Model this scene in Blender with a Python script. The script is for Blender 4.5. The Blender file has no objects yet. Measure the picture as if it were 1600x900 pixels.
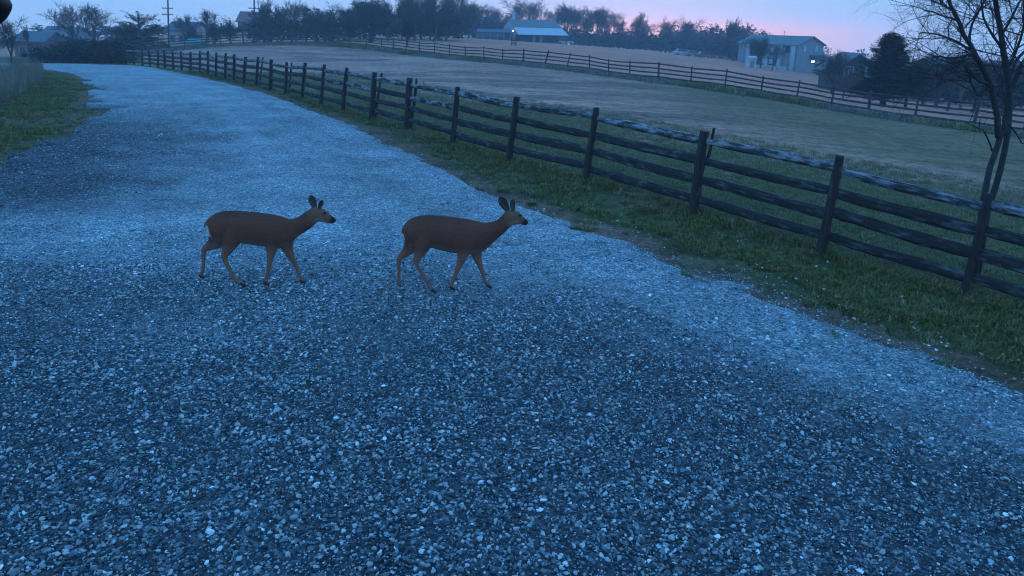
import bpy, math, random
import numpy as np
from mathutils import Vector, Matrix
random.seed(7)
rng = np.random.default_rng(7)
SC = bpy.context.scene
COL = SC.collection

# ------------------------------------------------------------------ camera
F_PX, CX, CY = 1100.0, 800.0, 319.0          # focal length and principal point in photograph pixels
PITCH, ROLL = math.radians(14.3), math.radians(1.5)
CAM = np.array((0.0, 0.0, 3.03))
FW = np.array((0, math.cos(PITCH), -math.sin(PITCH)))
R0 = np.array((1.0, 0, 0)); U0 = np.cross(R0, FW)
RT = R0 * math.cos(ROLL) + U0 * math.sin(ROLL)
UP = -R0 * math.sin(ROLL) + U0 * math.cos(ROLL)
cd = bpy.data.cameras.new('camera'); cam = bpy.data.objects.new('camera', cd); COL.objects.link(cam)
m = Matrix.Identity(4)
for i in range(3):
    m[i][0] = RT[i]; m[i][1] = UP[i]; m[i][2] = -FW[i]; m[i][3] = CAM[i]
cam.matrix_world = m
cd.sensor_fit = 'HORIZONTAL'; cd.sensor_width = 36; cd.lens = 36 * F_PX / 1600
cd.shift_y = (CY - 450) / 1600
cd.clip_start = 0.05; cd.clip_end = 9000
SC.camera = cam

# ------------------------------------------------------------------ world: dusk sky
W = bpy.data.worlds.new('World'); SC.world = W; W.use_nodes = True
nt = W.node_tree; nt.nodes.clear()
def N(nt, typ, **kw):
    n = nt.nodes.new(typ)
    for k, v in kw.items(): setattr(n, k, v)
    return n
tc = N(nt, 'ShaderNodeTexCoord')
sep = N(nt, 'ShaderNodeSeparateXYZ'); nt.links.new(tc.outputs['Generated'], sep.inputs[0])
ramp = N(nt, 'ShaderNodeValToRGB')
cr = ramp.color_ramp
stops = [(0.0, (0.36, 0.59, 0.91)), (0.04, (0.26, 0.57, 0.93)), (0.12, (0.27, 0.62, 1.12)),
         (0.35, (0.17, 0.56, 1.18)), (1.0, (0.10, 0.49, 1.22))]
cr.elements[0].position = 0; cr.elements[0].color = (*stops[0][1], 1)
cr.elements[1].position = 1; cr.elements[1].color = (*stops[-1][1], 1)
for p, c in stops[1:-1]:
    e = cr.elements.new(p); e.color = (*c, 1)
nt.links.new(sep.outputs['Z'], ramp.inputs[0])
# after-glow of the set sun: pink and low, round the bearing of the sunset
SUN_AZ = math.radians(9)      # to the right of straight ahead
sdir = (math.sin(SUN_AZ), math.cos(SUN_AZ), 0)
dot = N(nt, 'ShaderNodeVectorMath', operation='DOT_PRODUCT')
nt.links.new(tc.outputs['Generated'], dot.inputs[0]); dot.inputs[1].default_value = sdir
az = N(nt, 'ShaderNodeMapRange'); az.inputs['From Min'].default_value = 0.925; az.inputs['From Max'].default_value = 1.0
az.interpolation_type = 'SMOOTHSTEP'
nt.links.new(dot.outputs['Value'], az.inputs['Value'])
def elev(a, b):
    e = N(nt, 'ShaderNodeMapRange'); e.inputs['From Min'].default_value = a; e.inputs['From Max'].default_value = b
    e.inputs['To Min'].default_value = 1; e.inputs['To Max'].default_value = 0; e.interpolation_type = 'SMOOTHSTEP'
    nt.links.new(sep.outputs['Z'], e.inputs['Value']); return e
def mulmix(prev, fac_nodes, color, k):
    mm = N(nt, 'ShaderNodeMath', operation='MULTIPLY')
    nt.links.new(fac_nodes[0].outputs[0], mm.inputs[0]); nt.links.new(fac_nodes[1].outputs[0], mm.inputs[1])
    m2 = N(nt, 'ShaderNodeMath', operation='MULTIPLY'); nt.links.new(mm.outputs[0], m2.inputs[0]); m2.inputs[1].default_value = k
    mx = N(nt, 'ShaderNodeMix', data_type='RGBA'); nt.links.new(m2.outputs[0], mx.inputs['Factor'])
    nt.links.new(prev, mx.inputs[6]); mx.inputs[7].default_value = (*color, 1)
    return mx.outputs[2]
o = mulmix(ramp.outputs[0], (az, elev(0.004, 0.034)), (0.56, 0.60, 1.0), 0.7)
o = mulmix(o, (az, elev(-0.002, 0.018)), (0.95, 0.58, 0.62), 0.85)
sky = N(nt, 'ShaderNodeTexSky', sky_type='NISHITA', sun_disc=False)
sky.sun_elevation = math.radians(1.0); sky.sun_rotation = SUN_AZ
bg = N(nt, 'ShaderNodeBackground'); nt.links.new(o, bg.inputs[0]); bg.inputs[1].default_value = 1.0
bg2 = N(nt, 'ShaderNodeBackground'); nt.links.new(sky.outputs[0], bg2.inputs[0]); bg2.inputs[1].default_value = 0.02
ad = N(nt, 'ShaderNodeAddShader'); wo = N(nt, 'ShaderNodeOutputWorld')
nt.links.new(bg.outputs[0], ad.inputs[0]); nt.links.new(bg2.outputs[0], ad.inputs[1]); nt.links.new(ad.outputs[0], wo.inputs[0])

sl = bpy.data.lights.new('sun', 'SUN'); sl.energy = 0.22; sl.angle = math.radians(25); sl.color = (1.0, 0.72, 0.66)
so = bpy.data.objects.new('sun', sl); COL.objects.link(so)
d = Vector((-math.sin(SUN_AZ), -math.cos(SUN_AZ), -math.tan(math.radians(12)))).normalized()
so.rotation_euler = d.to_track_quat('-Z', 'Y').to_euler()
SC.view_settings.view_transform = 'Standard'; SC.view_settings.look = 'None'
SC.view_settings.exposure = 0.43; SC.view_settings.gamma = 1.0; SC.view_settings.use_curve_mapping = False
SC.cycles.volume_bounces = 0; SC.cycles.max_bounces = 5; SC.cycles.diffuse_bounces = 2
SC.cycles.volume_max_steps = 64
SC.cycles.filter_width = 1.1

# ------------------------------------------------------------------ pixel <-> place helpers (measuring only)
def ray(px, py):
    d = FW + RT * ((px - CX) / F_PX) + UP * ((CY - py) / F_PX)
    return d
def at_plane(px, py, Y):
    d = ray(px, py); t = (Y - CAM[1]) / d[1]
    return CAM + d * t
def ctrl():
    P = []
    for px, py, Y in [(312,114,45),(210,101,58),(401,135,34),(250,105,51),(65,104,50),(130,103,56),(-60,108,46),
                      (1700,225,29),(1590,212,32),(1500,199,35),(1400,186,38),(1300,170,42),(1200,151,46),(1100,136,50),(1000,124,55),
                      (900,110,62),(800,99,68),(700,90,75),(600,78,84),(500,68,94),(400,70,92),(300,74,84),(200,86,72),
                      (683,57,150),(600,56,150),(500,52,160),(400,50,170),(300,62,140),(200,85,110),(60,90,100),(800,66,180),(880,69,180),(1000,80,165),(1100,93,150),(1170,98,142),
                      (1284,117,135),(1200,104,140),(1400,166,50),(1550,190,48),(1400,150,85),(1600,170,80),
                      (1400,232,24),(1550,262,19),(1200,190,27),(1100,160,36),(900,130,45),(700,110,52)]:
        P.append(at_plane(px, py, Y))
    for X in (-14,-7,0,6):
        for Y in (-8,0,6,12,18): P.append(np.array((X, Y, 0.0)))
    P += [np.array(p, float) for p in [(-22,4,.1),(-26,20,.1),(-10,26,0),(-12,36,-.25),(9,0,0),(14,0,-.1),(14,8,-.25),(10,14,-.2)]]
    for a in range(0, 360, 30):
        for r in (420, 1200, 3200):
            P.append(np.array((r*math.sin(math.radians(a)), r*math.cos(math.radians(a)), (-15.0 if a in (30, 60, 300, 330) else -8.0 if a == 0 else -4.0))))
    for a in range(90, 271, 30):
        P.append(np.array((120*math.sin(math.radians(a)), 120*math.cos(math.radians(a)), -1.0)))
    return np.array(P)
CP = ctrl()
def phi(r2): return 0.5 * r2 * np.log(r2 + 1e-9)
def tps_fit(P, lam=0.4):
    n = len(P); S = 60.0; x = P[:, :2] / S
    r2 = ((x[:, None] - x[None]) ** 2).sum(-1)
    K = phi(r2) + lam * 0.01 * np.eye(n)
    A = np.zeros((n+3, n+3)); A[:n, :n] = K; A[:n, n] = 1; A[:n, n+1:] = x; A[n, :n] = 1; A[n+1:, :n] = x.T
    return np.linalg.solve(A, np.concatenate([P[:, 2], np.zeros(3)])), x, S
_w, _x, _S = tps_fit(CP)
def H(X, Y):
    X = np.atleast_1d(np.asarray(X, float)); Y = np.atleast_1d(np.asarray(Y, float)); out = np.empty(X.shape)
    xf, yf, of = X.ravel(), Y.ravel(), out.ravel()
    for i in range(0, xf.size, 40000):
        q = np.stack([xf[i:i+40000], yf[i:i+40000]], 1) / _S
        r2 = ((q[:, None] - _x[None]) ** 2).sum(-1)
        of[i:i+40000] = phi(r2) @ _w[:-3] + _w[-3] + q @ _w[-2:]
    return of.reshape(X.shape)
def h1(x, y): return float(H(x, y)[0])
def ground_at(px, py, tmin=2.0, tmax=600):
    d = ray(px, py); ts = np.geomspace(tmin, tmax, 700)
    P = CAM[None] + d[None] * ts[:, None]
    g = P[:, 2] - H(P[:, 0], P[:, 1]); k = np.argmax(g < 0)
    if g[k] >= 0: k = len(ts) - 1
    a, b = ts[max(k-1, 0)], ts[k]
    ga, gb = g[max(k-1, 0)], g[k]
    t = a + (b-a) * ga / (ga-gb) if ga != gb else a
    p = CAM + d * t
    return np.array((p[0], p[1], h1(p[0], p[1])))
def col_at(px, Y, py=60):
    p = at_plane(px, py, Y); return np.array((p[0], Y, h1(p[0], Y)))
def zc(P): return float((np.asarray(P) - CAM) @ FW)

# vectorised value noise
def vnoise(x, y, seed=0):
    xi = np.floor(x).astype(np.int64); yi = np.floor(y).astype(np.int64); xf = x - xi; yf = y - yi
    def hsh(a, b):
        n = (a * 374761393 + b * 668265263 + seed * 982451653) & 0xffffffff
        n = ((n ^ (n >> 13)) * 1274126177) & 0xffffffff
        return ((n ^ (n >> 16)) & 0xffff) / 65535.0
    u = xf*xf*(3-2*xf); v = yf*yf*(3-2*yf)
    return (hsh(xi, yi)*(1-u)+hsh(xi+1, yi)*u)*(1-v) + (hsh(xi, yi+1)*(1-u)+hsh(xi+1, yi+1)*u)*v
def fbm(x, y, seed=0, oct=4):
    s = 0; a = 0.5; t = 0
    for i in range(oct):
        s = s + a*vnoise(x*2**i, y*2**i, seed+i); t += a; a *= .5
    return s/t
def sstep(a, b, x):
    t = np.clip((x-a)/(b-a), 0, 1); return t*t*(3-2*t)

# ------------------------------------------------------------------ materials
def new_mat(name):
    m = bpy.data.materials.new(name); m.use_nodes = True; n = m.node_tree
    b = n.nodes['Principled BSDF']; b.inputs['Specular IOR Level'].default_value = 0.25
    return m, n, b
def ramp_node(n, stops):
    r = n.nodes.new('ShaderNodeValToRGB'); e = r.color_ramp.elements
    e[0].position, e[0].color = stops[0][0], (*stops[0][1], 1); e[1].position, e[1].color = stops[-1][0], (*stops[-1][1], 1)
    for p, c in stops[1:-1]:
        q = e.new(p); q.color = (*c, 1)
    return r
def noise_mat(name, c1, c2, scale=8, stretch=(1,1,1), rough=.9, bump=.2, detail=6, c3=None, objrand=0):
    m, n, b = new_mat(name)
    t = N(n, 'ShaderNodeTexCoord'); mp = N(n, 'ShaderNodeMapping'); mp.inputs['Scale'].default_value = stretch
    n.links.new(t.outputs['Object'], mp.inputs[0])
    no = N(n, 'ShaderNodeTexNoise'); no.inputs['Scale'].default_value = scale; no.inputs['Detail'].default_value = detail
    no.inputs['Roughness'].default_value = .65
    n.links.new(mp.outputs[0], no.inputs['Vector'])
    r = ramp_node(n, [(.3, c1), (.7, c2)] if c3 is None else [(.3, c1), (.52, c2), (.7, c3)])
    n.links.new(no.outputs[0], r.inputs[0])
    out = r.outputs[0]
    if objrand:
        oi = N(n, 'ShaderNodeObjectInfo'); hs = N(n, 'ShaderNodeHueSaturation')
        mr = N(n, 'ShaderNodeMapRange'); mr.inputs['To Min'].default_value = 1-objrand; mr.inputs['To Max'].default_value = 1+objrand
        n.links.new(oi.outputs['Random'], mr.inputs['Value']); n.links.new(mr.outputs[0], hs.inputs['Value']); n.links.new(out, hs.inputs['Color']); out = hs.outputs[0]
    n.links.new(out, b.inputs['Base Color']); b.inputs['Roughness'].default_value = rough
    if bump:
        bu = N(n, 'ShaderNodeBump'); bu.inputs['Strength'].default_value = bump; bu.inputs['Distance'].default_value = .02
        n.links.new(no.outputs[0], bu.inputs['Height']); n.links.new(bu.outputs[0], b.inputs['Normal'])
    return m
def emit_mat(name, c, s):
    m, n, b = new_mat(name); b.inputs['Emission Color'].default_value = (*c, 1); b.inputs['Emission Strength'].default_value = s
    b.inputs['Base Color'].default_value = (*c, 1); return m

M = {}
M['dark_wood'] = None
def wood_mat(name, dark, mid, silver, amount):
    m, n, b = new_mat(name)
    at = N(n, 'ShaderNodeAttribute', attribute_name='grain')       # (distance along the piece, position across) stored per vertex
    no = N(n, 'ShaderNodeTexNoise'); no.inputs['Scale'].default_value = 1; no.inputs['Detail'].default_value = 8; no.inputs['Roughness'].default_value = .7
    mp = N(n, 'ShaderNodeMapping'); mp.inputs['Scale'].default_value = (2.2, 26, 26)
    n.links.new(at.outputs['Vector'], mp.inputs[0]); n.links.new(mp.outputs[0], no.inputs['Vector'])
    r = ramp_node(n, [(.28, dark), (.5, mid), (.75, tuple(c*1.5 for c in mid))]); n.links.new(no.outputs[0], r.inputs[0])
    n2 = N(n, 'ShaderNodeTexNoise'); n2.inputs['Scale'].default_value = 1; n2.inputs['Detail'].default_value = 5; n2.inputs['Roughness'].default_value = .65
    mp2 = N(n, 'ShaderNodeMapping'); mp2.inputs['Scale'].default_value = (3.2, 11, 11); mp2.inputs['Location'].default_value = (5, 3, 1)
    n.links.new(at.outputs['Vector'], mp2.inputs[0]); n.links.new(mp2.outputs[0], n2.inputs['Vector'])
    r2 = ramp_node(n, [(amount-.04, (0,0,0)), (amount+.12, (.9,.9,.9))]); n.links.new(n2.outputs[0], r2.inputs[0])
    mx = N(n, 'ShaderNodeMix', data_type='RGBA'); n.links.new(r2.outputs[0], mx.inputs['Factor']); n.links.new(r.outputs[0], mx.inputs[6]); mx.inputs[7].default_value = (*silver, 1)
    n.links.new(mx.outputs[2], b.inputs['Base Color']); b.inputs['Roughness'].default_value = .85
    bu = N(n, 'ShaderNodeBump'); bu.inputs['Strength'].default_value = .7; bu.inputs['Distance'].default_value = .012
    n.links.new(no.outputs[0], bu.inputs['Height']); n.links.new(bu.outputs[0], b.inputs['Normal'])
    return m
M['post'] = wood_mat('weathered post wood', (.010,.007,.007), (.038,.026,.024), (.13,.10,.09), .62)
M['rail'] = wood_mat('dark split rail wood', (.009,.008,.009), (.032,.025,.025), (.14,.135,.14), .56)
M['toprail'] = wood_mat('silvered top rail wood', (.012,.011,.012), (.045,.040,.042), (.30,.30,.31), .50)
M['farwood'] = noise_mat('far fence wood', (.03,.027,.03), (.08,.07,.075), 3, rough=.9, bump=0)
M['bark'] = noise_mat('dark bark', (.02,.017,.018), (.065,.055,.055), 14, (1,1,.25), bump=.8)
M['far_bark'] = noise_mat('grey brown bark', (.04,.03,.028), (.095,.068,.06), 6, bump=0, objrand=.25)
M['pinktwig'] = noise_mat('brown bark with pink glow', (.12,.065,.055), (.22,.12,.10), 6, bump=0)  # pink glow on the far trees is put into this brown bark colour
M['ever'] = noise_mat('dark evergreen needles', (.005,.009,.007), (.016,.024,.015), 3, bump=0)
M['dullleaf'] = noise_mat('dull winter foliage', (.012,.019,.016), (.03,.035,.028), 2, bump=0, objrand=.25)
M['farwood_mass'] = noise_mat('distant woodland', (.02,.023,.025), (.05,.047,.045), .15, bump=0)

# ------------------------------------------------------------------ object helpers
def mesh(name, V, Fc, mats, fmat=None, smooth=False):
    me = bpy.data.meshes.new(name)
    V = np.asarray(V, dtype=np.float32)
    if isinstance(Fc, np.ndarray):
        nf, k = Fc.shape
        me.vertices.add(len(V)); me.vertices.foreach_set('co', V.ravel())
        me.loops.add(nf*k); me.loops.foreach_set('vertex_index', Fc.astype(np.int32).ravel())
        me.polygons.add(nf); me.polygons.foreach_set('loop_start', np.arange(0, nf*k, k, dtype=np.int32))
        me.update(calc_edges=True)
    else:
        me.from_pydata([tuple(map(float, v)) for v in V], [], Fc)
    for mt in (mats if isinstance(mats, (list, tuple)) else [mats]): me.materials.append(mt)
    if fmat is not None: me.polygons.foreach_set('material_index', np.asarray(fmat, dtype=np.int32))
    if smooth: me.polygons.foreach_set('use_smooth', np.ones(len(me.polygons), dtype=bool))
    me.update()
    return me
def link(name, me, parent=None, loc=(0,0,0), rz=0, **props):
    o = bpy.data.objects.new(name, me); COL.objects.link(o)
    o.location = loc; o.rotation_euler = (0, 0, rz)
    if parent is not None: o.parent = parent
    for k, v in props.items(): o[k] = v
    return o
def thing(name, label, cat, loc=(0,0,0), rz=0, group=None):
    o = link(name, None, None, tuple(float(v) for v in loc), rz, label=label, category=cat)
    if group: o['group'] = group
    return o
def struct(name, me, loc=(0,0,0)): return link(name, me, None, loc, 0, kind='structure')
def copy_tree(o, parent=None):
    c = o.copy(); COL.objects.link(c); c.parent = parent
    for ch in list(o.children): copy_tree(ch, c)
    return c
class MB:
    def __init__(s): s.V = []; s.F = []; s.m = []
    def add(s, V, Fc, mi=0):
        b = len(s.V); s.V += [tuple(v) for v in V]; s.F += [tuple(i+b for i in f) for f in Fc]; s.m += [mi]*len(Fc)
    def box(s, x0, x1, y0, y1, z0, z1, mi=0):
        V = [(x, y, z) for x in (x0, x1) for y in (y0, y1) for z in (z0, z1)]
        s.add(V, [(0,1,3,2),(4,6,7,5),(0,4,5,1),(2,3,7,6),(0,2,6,4),(1,5,7,3)], mi)
    def poly_prism(s, pts, axis, a, b, mi=0):           # pts 2-D polygon extruded along axis from a to b
        n = len(pts)
        def mk(p, t): return (t, p[0], p[1]) if axis == 0 else ((p[0], t, p[1]) if axis == 1 else (p[0], p[1], t))
        V = [mk(p, a) for p in pts] + [mk(p, b) for p in pts]
        s.add(V, [tuple(range(n))[::-1], tuple(range(n, 2*n))] + [(i, (i+1) % n, n+(i+1) % n, n+i) for i in range(n)], mi)
    def tube(s, pts, rad, sides=6, cap=True, mi=0, flat=1.0, upv=None):
        V, Fc = tube(pts, rad, sides, cap, flat, upv); s.add(V, Fc, mi)
    def build(s, name, mats, parent=None, smooth=False, **props):
        return link(name, mesh(name, s.V, s.F, mats, s.m, smooth), parent, **props)
def tube(pts, rad, sides=6, cap=True, flat=1.0, upv=None):
    P = [np.asarray(p, float) for p in pts]; n = len(P); V = []; Fc = []
    ref = np.array((0, 0, 1.0)) if upv is None else np.asarray(upv, float)
    for i in range(n):
        t = P[min(i+1, n-1)] - P[max(i-1, 0)]; t = t / (np.linalg.norm(t) + 1e-9)
        r = ref if abs(t @ ref) < .95 else np.array((1.0, .1, 0))
        a = np.cross(t, r); a /= np.linalg.norm(a); b = np.cross(a, t)
        for k in range(sides):
            an = 2*math.pi*k/sides
            V.append(P[i] + a*(math.cos(an)*rad[i]*flat) + b*(math.sin(an)*rad[i]))
    for i in range(n-1):
        for k in range(sides):
            k2 = (k+1) % sides
            Fc.append((i*sides+k, i*sides+k2, (i+1)*sides+k2, (i+1)*sides+k))
    if cap:
        Fc.append(tuple(range(sides))[::-1]); Fc.append(tuple(range((n-1)*sides, n*sides)))
    return V, Fc

# ------------------------------------------------------------------ layout lines of the place
POSTS = [((1830,560),(1890,375)), ((1505,462),(1547,303)), ((1283,397),(1312,243)), ((1083,333),(1102,205)), ((916,283),(932,168)), ((795,252),(807,151)),
         ((707,226),(716,136)), ((635,202),(640,122)), ((580,187),(586,113)), ((536,174),(542,106)), ((501,164),(507,101)),
         ((472,155),(477,98)), ((446,148),(448,97)), ((422,142),(424,93)), ((401,135),(403,89)), ((381,131),(384,89)), ((366,128),(366,85)),
         ((352,124),(353,83)), ((338,120.5),(338,82)), ((325,117),(325,80)), ((312,114),(313,80)), ((297,111.5),(298,81)), ((284,109.5),(283,83)),
         ((271,108),(270,84)), ((258,106.3),(257,84)), ((247,105),(247,84)), ((235,103.7),(233,86)), ((223,102.5),(223,84)), ((210,101.2),(209,86)), ((197,100),(197,86))]
FENCE = np.array([ground_at(*b) for b, t in POSTS])
RIGHT_PX = [(60,99.5),(130,100.5),(200,102.5),(250,108),(330,125),(400,142),(470,168),(560,200),(640,240),(720,280),(800,318),(900,352),(1000,388),(1100,428),(1200,472),(1300,512),(1400,548),(1500,583),(1600,617)]
LEFT_PX = [(-60,112),(20,107),(62,108),(110,115),(140,128),(153,148),(154,174),(124,200),(72,236),(0,268),(-90,305)]
RE = [ground_at(*p)[:2] for p in RIGHT_PX]; LE = [ground_at(*p)[:2] for p in LEFT_PX]
RE = [RE[0] + (RE[0]-RE[1])*2.5] + RE + [np.array((6.6, 3.4)), np.array((10., -.5)), np.array((15., -8.))]
LE = [LE[0] + np.array((-10, 0.5))] + LE + [np.array((-11., 3.)), np.array((-16., -8.))]
RE = np.array(RE); LE = np.array(LE)
def resample(P, n, smooth=2):
    P = np.array(P)
    for _ in range(smooth):
        Q = [P[0]]
        for a, b in zip(P[:-1], P[1:]): Q += [a*.75+b*.25, a*.25+b*.75]
        P = np.array(Q + [P[-1]])
    s = np.concatenate([[0], np.cumsum(np.linalg.norm(np.diff(P, axis=0), axis=1))])
    t = np.linspace(0, s[-1], n)
    return np.stack([np.interp(t, s, P[:, i]) for i in range(P.shape[1])], 1)
REs = resample(RE, 260); LEs = resample(LE, 160)
def sdist(X, Y, L):
    """distance to polyline and side (+ = left of the direction of travel)"""
    X = np.asarray(X, float).ravel(); Y = np.asarray(Y, float).ravel()
    best = np.full(X.shape, 1e9); side = np.ones(X.shape)
    for a, b in zip(L[:-1], L[1:]):
        d = b - a; l2 = d @ d + 1e-12
        t = np.clip(((X-a[0])*d[0] + (Y-a[1])*d[1]) / l2, 0, 1)
        ex = X - a[0] - t*d[0]; ey = Y - a[1] - t*d[1]; r = np.hypot(ex, ey)
        c = d[0]*(Y-a[1]) - d[1]*(X-a[0])
        k = r < best; best[k] = r[k]; side[k] = np.sign(c[k])
    return best, side
REc = resample(RE, 70); LEc = resample(LE, 50)
def masks(X, Y):
    dr, sr = sdist(X, Y, REc)      # travelling far -> near: the road lies on the right-hand side (-)
    dl, sl_ = sdist(X, Y, LEc)     # the road lies on the left-hand side (+)
    r_in = -sr*dr                  # metres inside the road from its right edge
    l_in = sl_*dl
    x = np.ravel(np.asarray(X, float)); y = np.ravel(np.asarray(Y, float))       # both edges wander and fray
    r_in = r_in + (fbm(x*1.3, y*1.3, 18)-.5)*.45
    l_in = l_in + (fbm(x*.55, y*1.2, 19, 5)-.5)*2.6*sstep(7, 11, y)*(1-sstep(30, 40, y))
    return r_in, l_in
FENCEc = FENCE[:, :2]
FENCEext = np.concatenate([[FENCEc[0] + (FENCEc[0]-FENCEc[1])*6], FENCEc, [FENCEc[-1] + (FENCEc[-1]-FENCEc[-2])*8]])

# ------------------------------------------------------------------ ground sheet
def build_ground():
    rs = np.concatenate([np.linspace(1.2, 30, 150), np.geomspace(30.4, 300, 150), np.geomspace(306, 640, 16)])
    ang = np.concatenate([np.radians(np.linspace(-62, 62, 340)), np.radians(np.linspace(66, 294, 50))])
    R, A = np.meshgrid(rs, ang, indexing='ij'); X = R*np.sin(A); Y = R*np.cos(A)
    Z = H(X, Y)
    near = 1 - sstep(20, 60, R)
    Z = Z + near*.05*(fbm(X*1.1, Y*1.1, 3)-.5) + .12*(fbm(X*.15, Y*.15, 9)-.5)*sstep(14, 30, R)
    nr, na = R.shape
    V = np.stack([X, Y, Z], -1).reshape(-1, 3)
    V = np.concatenate([V, [[0, 0, h1(0, 0)]]])
    i, j = np.meshgrid(np.arange(nr-1), np.arange(na), indexing='ij'); j2 = (j+1) % na
    Fq = np.stack([i*na+j, (i+1)*na+j, (i+1)*na+j2, i*na+j2], -1).reshape(-1, 4)
    me = mesh('ground', V, Fq[:, ::-1].copy(), M['ground'], smooth=True)
    x, y = V[:, 0], V[:, 1]
    r_in, l_in = masks(x, y)
    df, sf = sdist(x, y, FENCEext)           # fence travels near(right) -> far(left): pasture on the right-hand side (-)
    past = (-sf*df)
    n1 = fbm(x*.5, y*.5, 21); n2 = fbm(x*.09, y*.22, 33); n3 = fbm(x*2.2, y*2.2, 5)
    C = np.zeros((len(V), 4)); C[:, 3] = 1
    green = np.array((.085, .08, .035)); soil = np.array((.17, .10, .072)); tan = np.array((.37, .20, .155)); brown = np.array((.13, .09, .08))
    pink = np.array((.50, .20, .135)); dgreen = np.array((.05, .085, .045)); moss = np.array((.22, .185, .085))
    col = np.tile(green, (len(V), 1))
    edge = np.minimum(np.abs(r_in), np.abs(l_in))
    ws = (1 - sstep(.05, .6, edge + (n3-.5)*.8 + .25*(np.abs(l_in) < np.abs(r_in))))[:, None]
    patch = sstep(.52, .68, n1)[:, None]*.55
    col = col*(1-patch) + soil*patch
    col = col*(1-ws) + soil*ws
    R_ = np.hypot(x, y)
    # pasture
    p = sstep(-.1, .5, past + (n3-.5)*.3)[:, None]
    tcol = tan * (0.62+.7*n2[:, None]) * (.7+.6*fbm(x*.8, y*1.1, 61)[:, None])
    b1 = sstep(.50, .62, fbm(x*.13+3, y*.3, 51))[:, None]*.6
    tcol = tcol*(1-b1) + brown*b1
    # mossy strip behind the fence, dark bare strip, green swathe on the right
    m1 = (1 - sstep(1.2, 3.6, past + (n1-.5)*1.6))[:, None]; tcol = tcol*(1-m1) + moss*m1
    m2 = ((sstep(1.5, 3.5, past)*(1-sstep(7, 10, past + (n1-.5)*3)))*sstep(-1, 5, x))[:, None]; tcol = tcol*(1-.35*m2) + np.array((.09,.065,.06))*.35*m2
    m3 = (sstep(8, 11, past + (n1-.5)*4)*sstep(4, 13, x)*(1-sstep(40, 60, R_)))[:, None]; tcol = tcol*(1-.75*m3) + moss*.62*.75*m3
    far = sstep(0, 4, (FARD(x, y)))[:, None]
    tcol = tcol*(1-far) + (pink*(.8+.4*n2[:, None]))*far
    col = col*(1-p) + tcol*p
    C[:, :3] = col
    at = me.color_attributes.new('base', 'FLOAT_COLOR', 'POINT'); at.data.foreach_set('color', C.astype(np.float32).ravel())
    return struct('ground', me)

def ground_mat():
    m, n, b = new_mat('grass and soil')
    at = N(n, 'ShaderNodeAttribute', attribute_name='base'); t = N(n, 'ShaderNodeTexCoord')
    no = N(n, 'ShaderNodeTexNoise'); no.inputs['Scale'].default_value = 9; no.inputs['Detail'].default_value = 8; no.inputs['Roughness'].default_value = .75
    n.links.new(t.outputs['Object'], no.inputs['Vector'])
    mp = N(n, 'ShaderNodeMapping'); mp.inputs['Scale'].default_value = (.35, 1.3, 1); n.links.new(t.outputs['Object'], mp.inputs[0])
    n2 = N(n, 'ShaderNodeTexNoise'); n2.inputs['Scale'].default_value = 1; n2.inputs['Detail'].default_value = 6; n.links.new(mp.outputs[0], n2.inputs['Vector'])
    r = ramp_node(n, [(.3, (.45,.45,.45)), (.7, (1.6,1.6,1.6))]); n.links.new(no.outputs[0], r.inputs[0])
    r2 = ramp_node(n, [(.3, (.75,.75,.75)), (.7, (1.2,1.2,1.2))]); n.links.new(n2.outputs[0], r2.inputs[0])
    a = N(n, 'ShaderNodeMix', data_type='RGBA', blend_type='MULTIPLY'); a.inputs['Factor'].default_value = 1
    n.links.new(at.outputs['Color'], a.inputs[6]); n.links.new(r.outputs[0], a.inputs[7])
    a2 = N(n, 'ShaderNodeMix', data_type='RGBA', blend_type='MULTIPLY'); a2.inputs['Factor'].default_value = 1
    n.links.new(a.outputs[2], a2.inputs[6]); n.links.new(r2.outputs[0], a2.inputs[7])
    n5 = N(n, 'ShaderNodeTexNoise'); n5.inputs['Scale'].default_value = 2.4; n5.inputs['Detail'].default_value = 5; n5.inputs['Roughness'].default_value = .7; n.links.new(t.outputs['Object'], n5.inputs['Vector'])
    r5 = ramp_node(n, [(.36, (.62,.64,.62)), (.5, (1,1,1)), (.64, (1.3,1.25,1.2))]); n.links.new(n5.outputs[0], r5.inputs[0])
    a5 = N(n, 'ShaderNodeMix', data_type='RGBA', blend_type='MULTIPLY'); a5.inputs['Factor'].default_value = 1
    n.links.new(a2.outputs[2], a5.inputs[6]); n.links.new(r5.outputs[0], a5.inputs[7]); a2 = a5
    n.links.new(a2.outputs[2], b.inputs['Base Color']); b.inputs['Roughness'].default_value = 1; b.inputs['Specular IOR Level'].default_value = .05
    bu = N(n, 'ShaderNodeBump'); bu.inputs['Strength'].default_value = .9; bu.inputs['Distance'].default_value = .05
    n.links.new(no.outputs[0], bu.inputs['Height']); n.links.new(bu.outputs[0], b.inputs['Normal'])
    return m
M['ground'] = ground_mat()
FARPX = [(191,88),(225,84),(262,79),(300,75),(340,72.5),(384,71),(430,70),(490,69.5),(540,71.5),(590,76),(640,83),(690,89),(740,94),(800,99.5),(860,106),(920,113),(980,122),(1040,129),(1100,136),(1160,144.5),(1220,154),(1280,166),(1340,177),(1400,186.5),(1460,194.5),(1530,203),(1600,213),(1700,226)]
FARL = np.array([ground_at(*p)[:2] for p in FARPX])
FARLc = FARL
def FARD(x, y):
    L = np.concatenate([[FARL[0]+(FARL[0]-FARL[1])*4], FARL, [FARL[-1]+(FARL[-1]-FARL[-2])*6]])
    d, s = sdist(x, y, L)      # travelling left -> right: beyond lies on the left-hand side (+)
    return s*d
build_ground()

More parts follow.
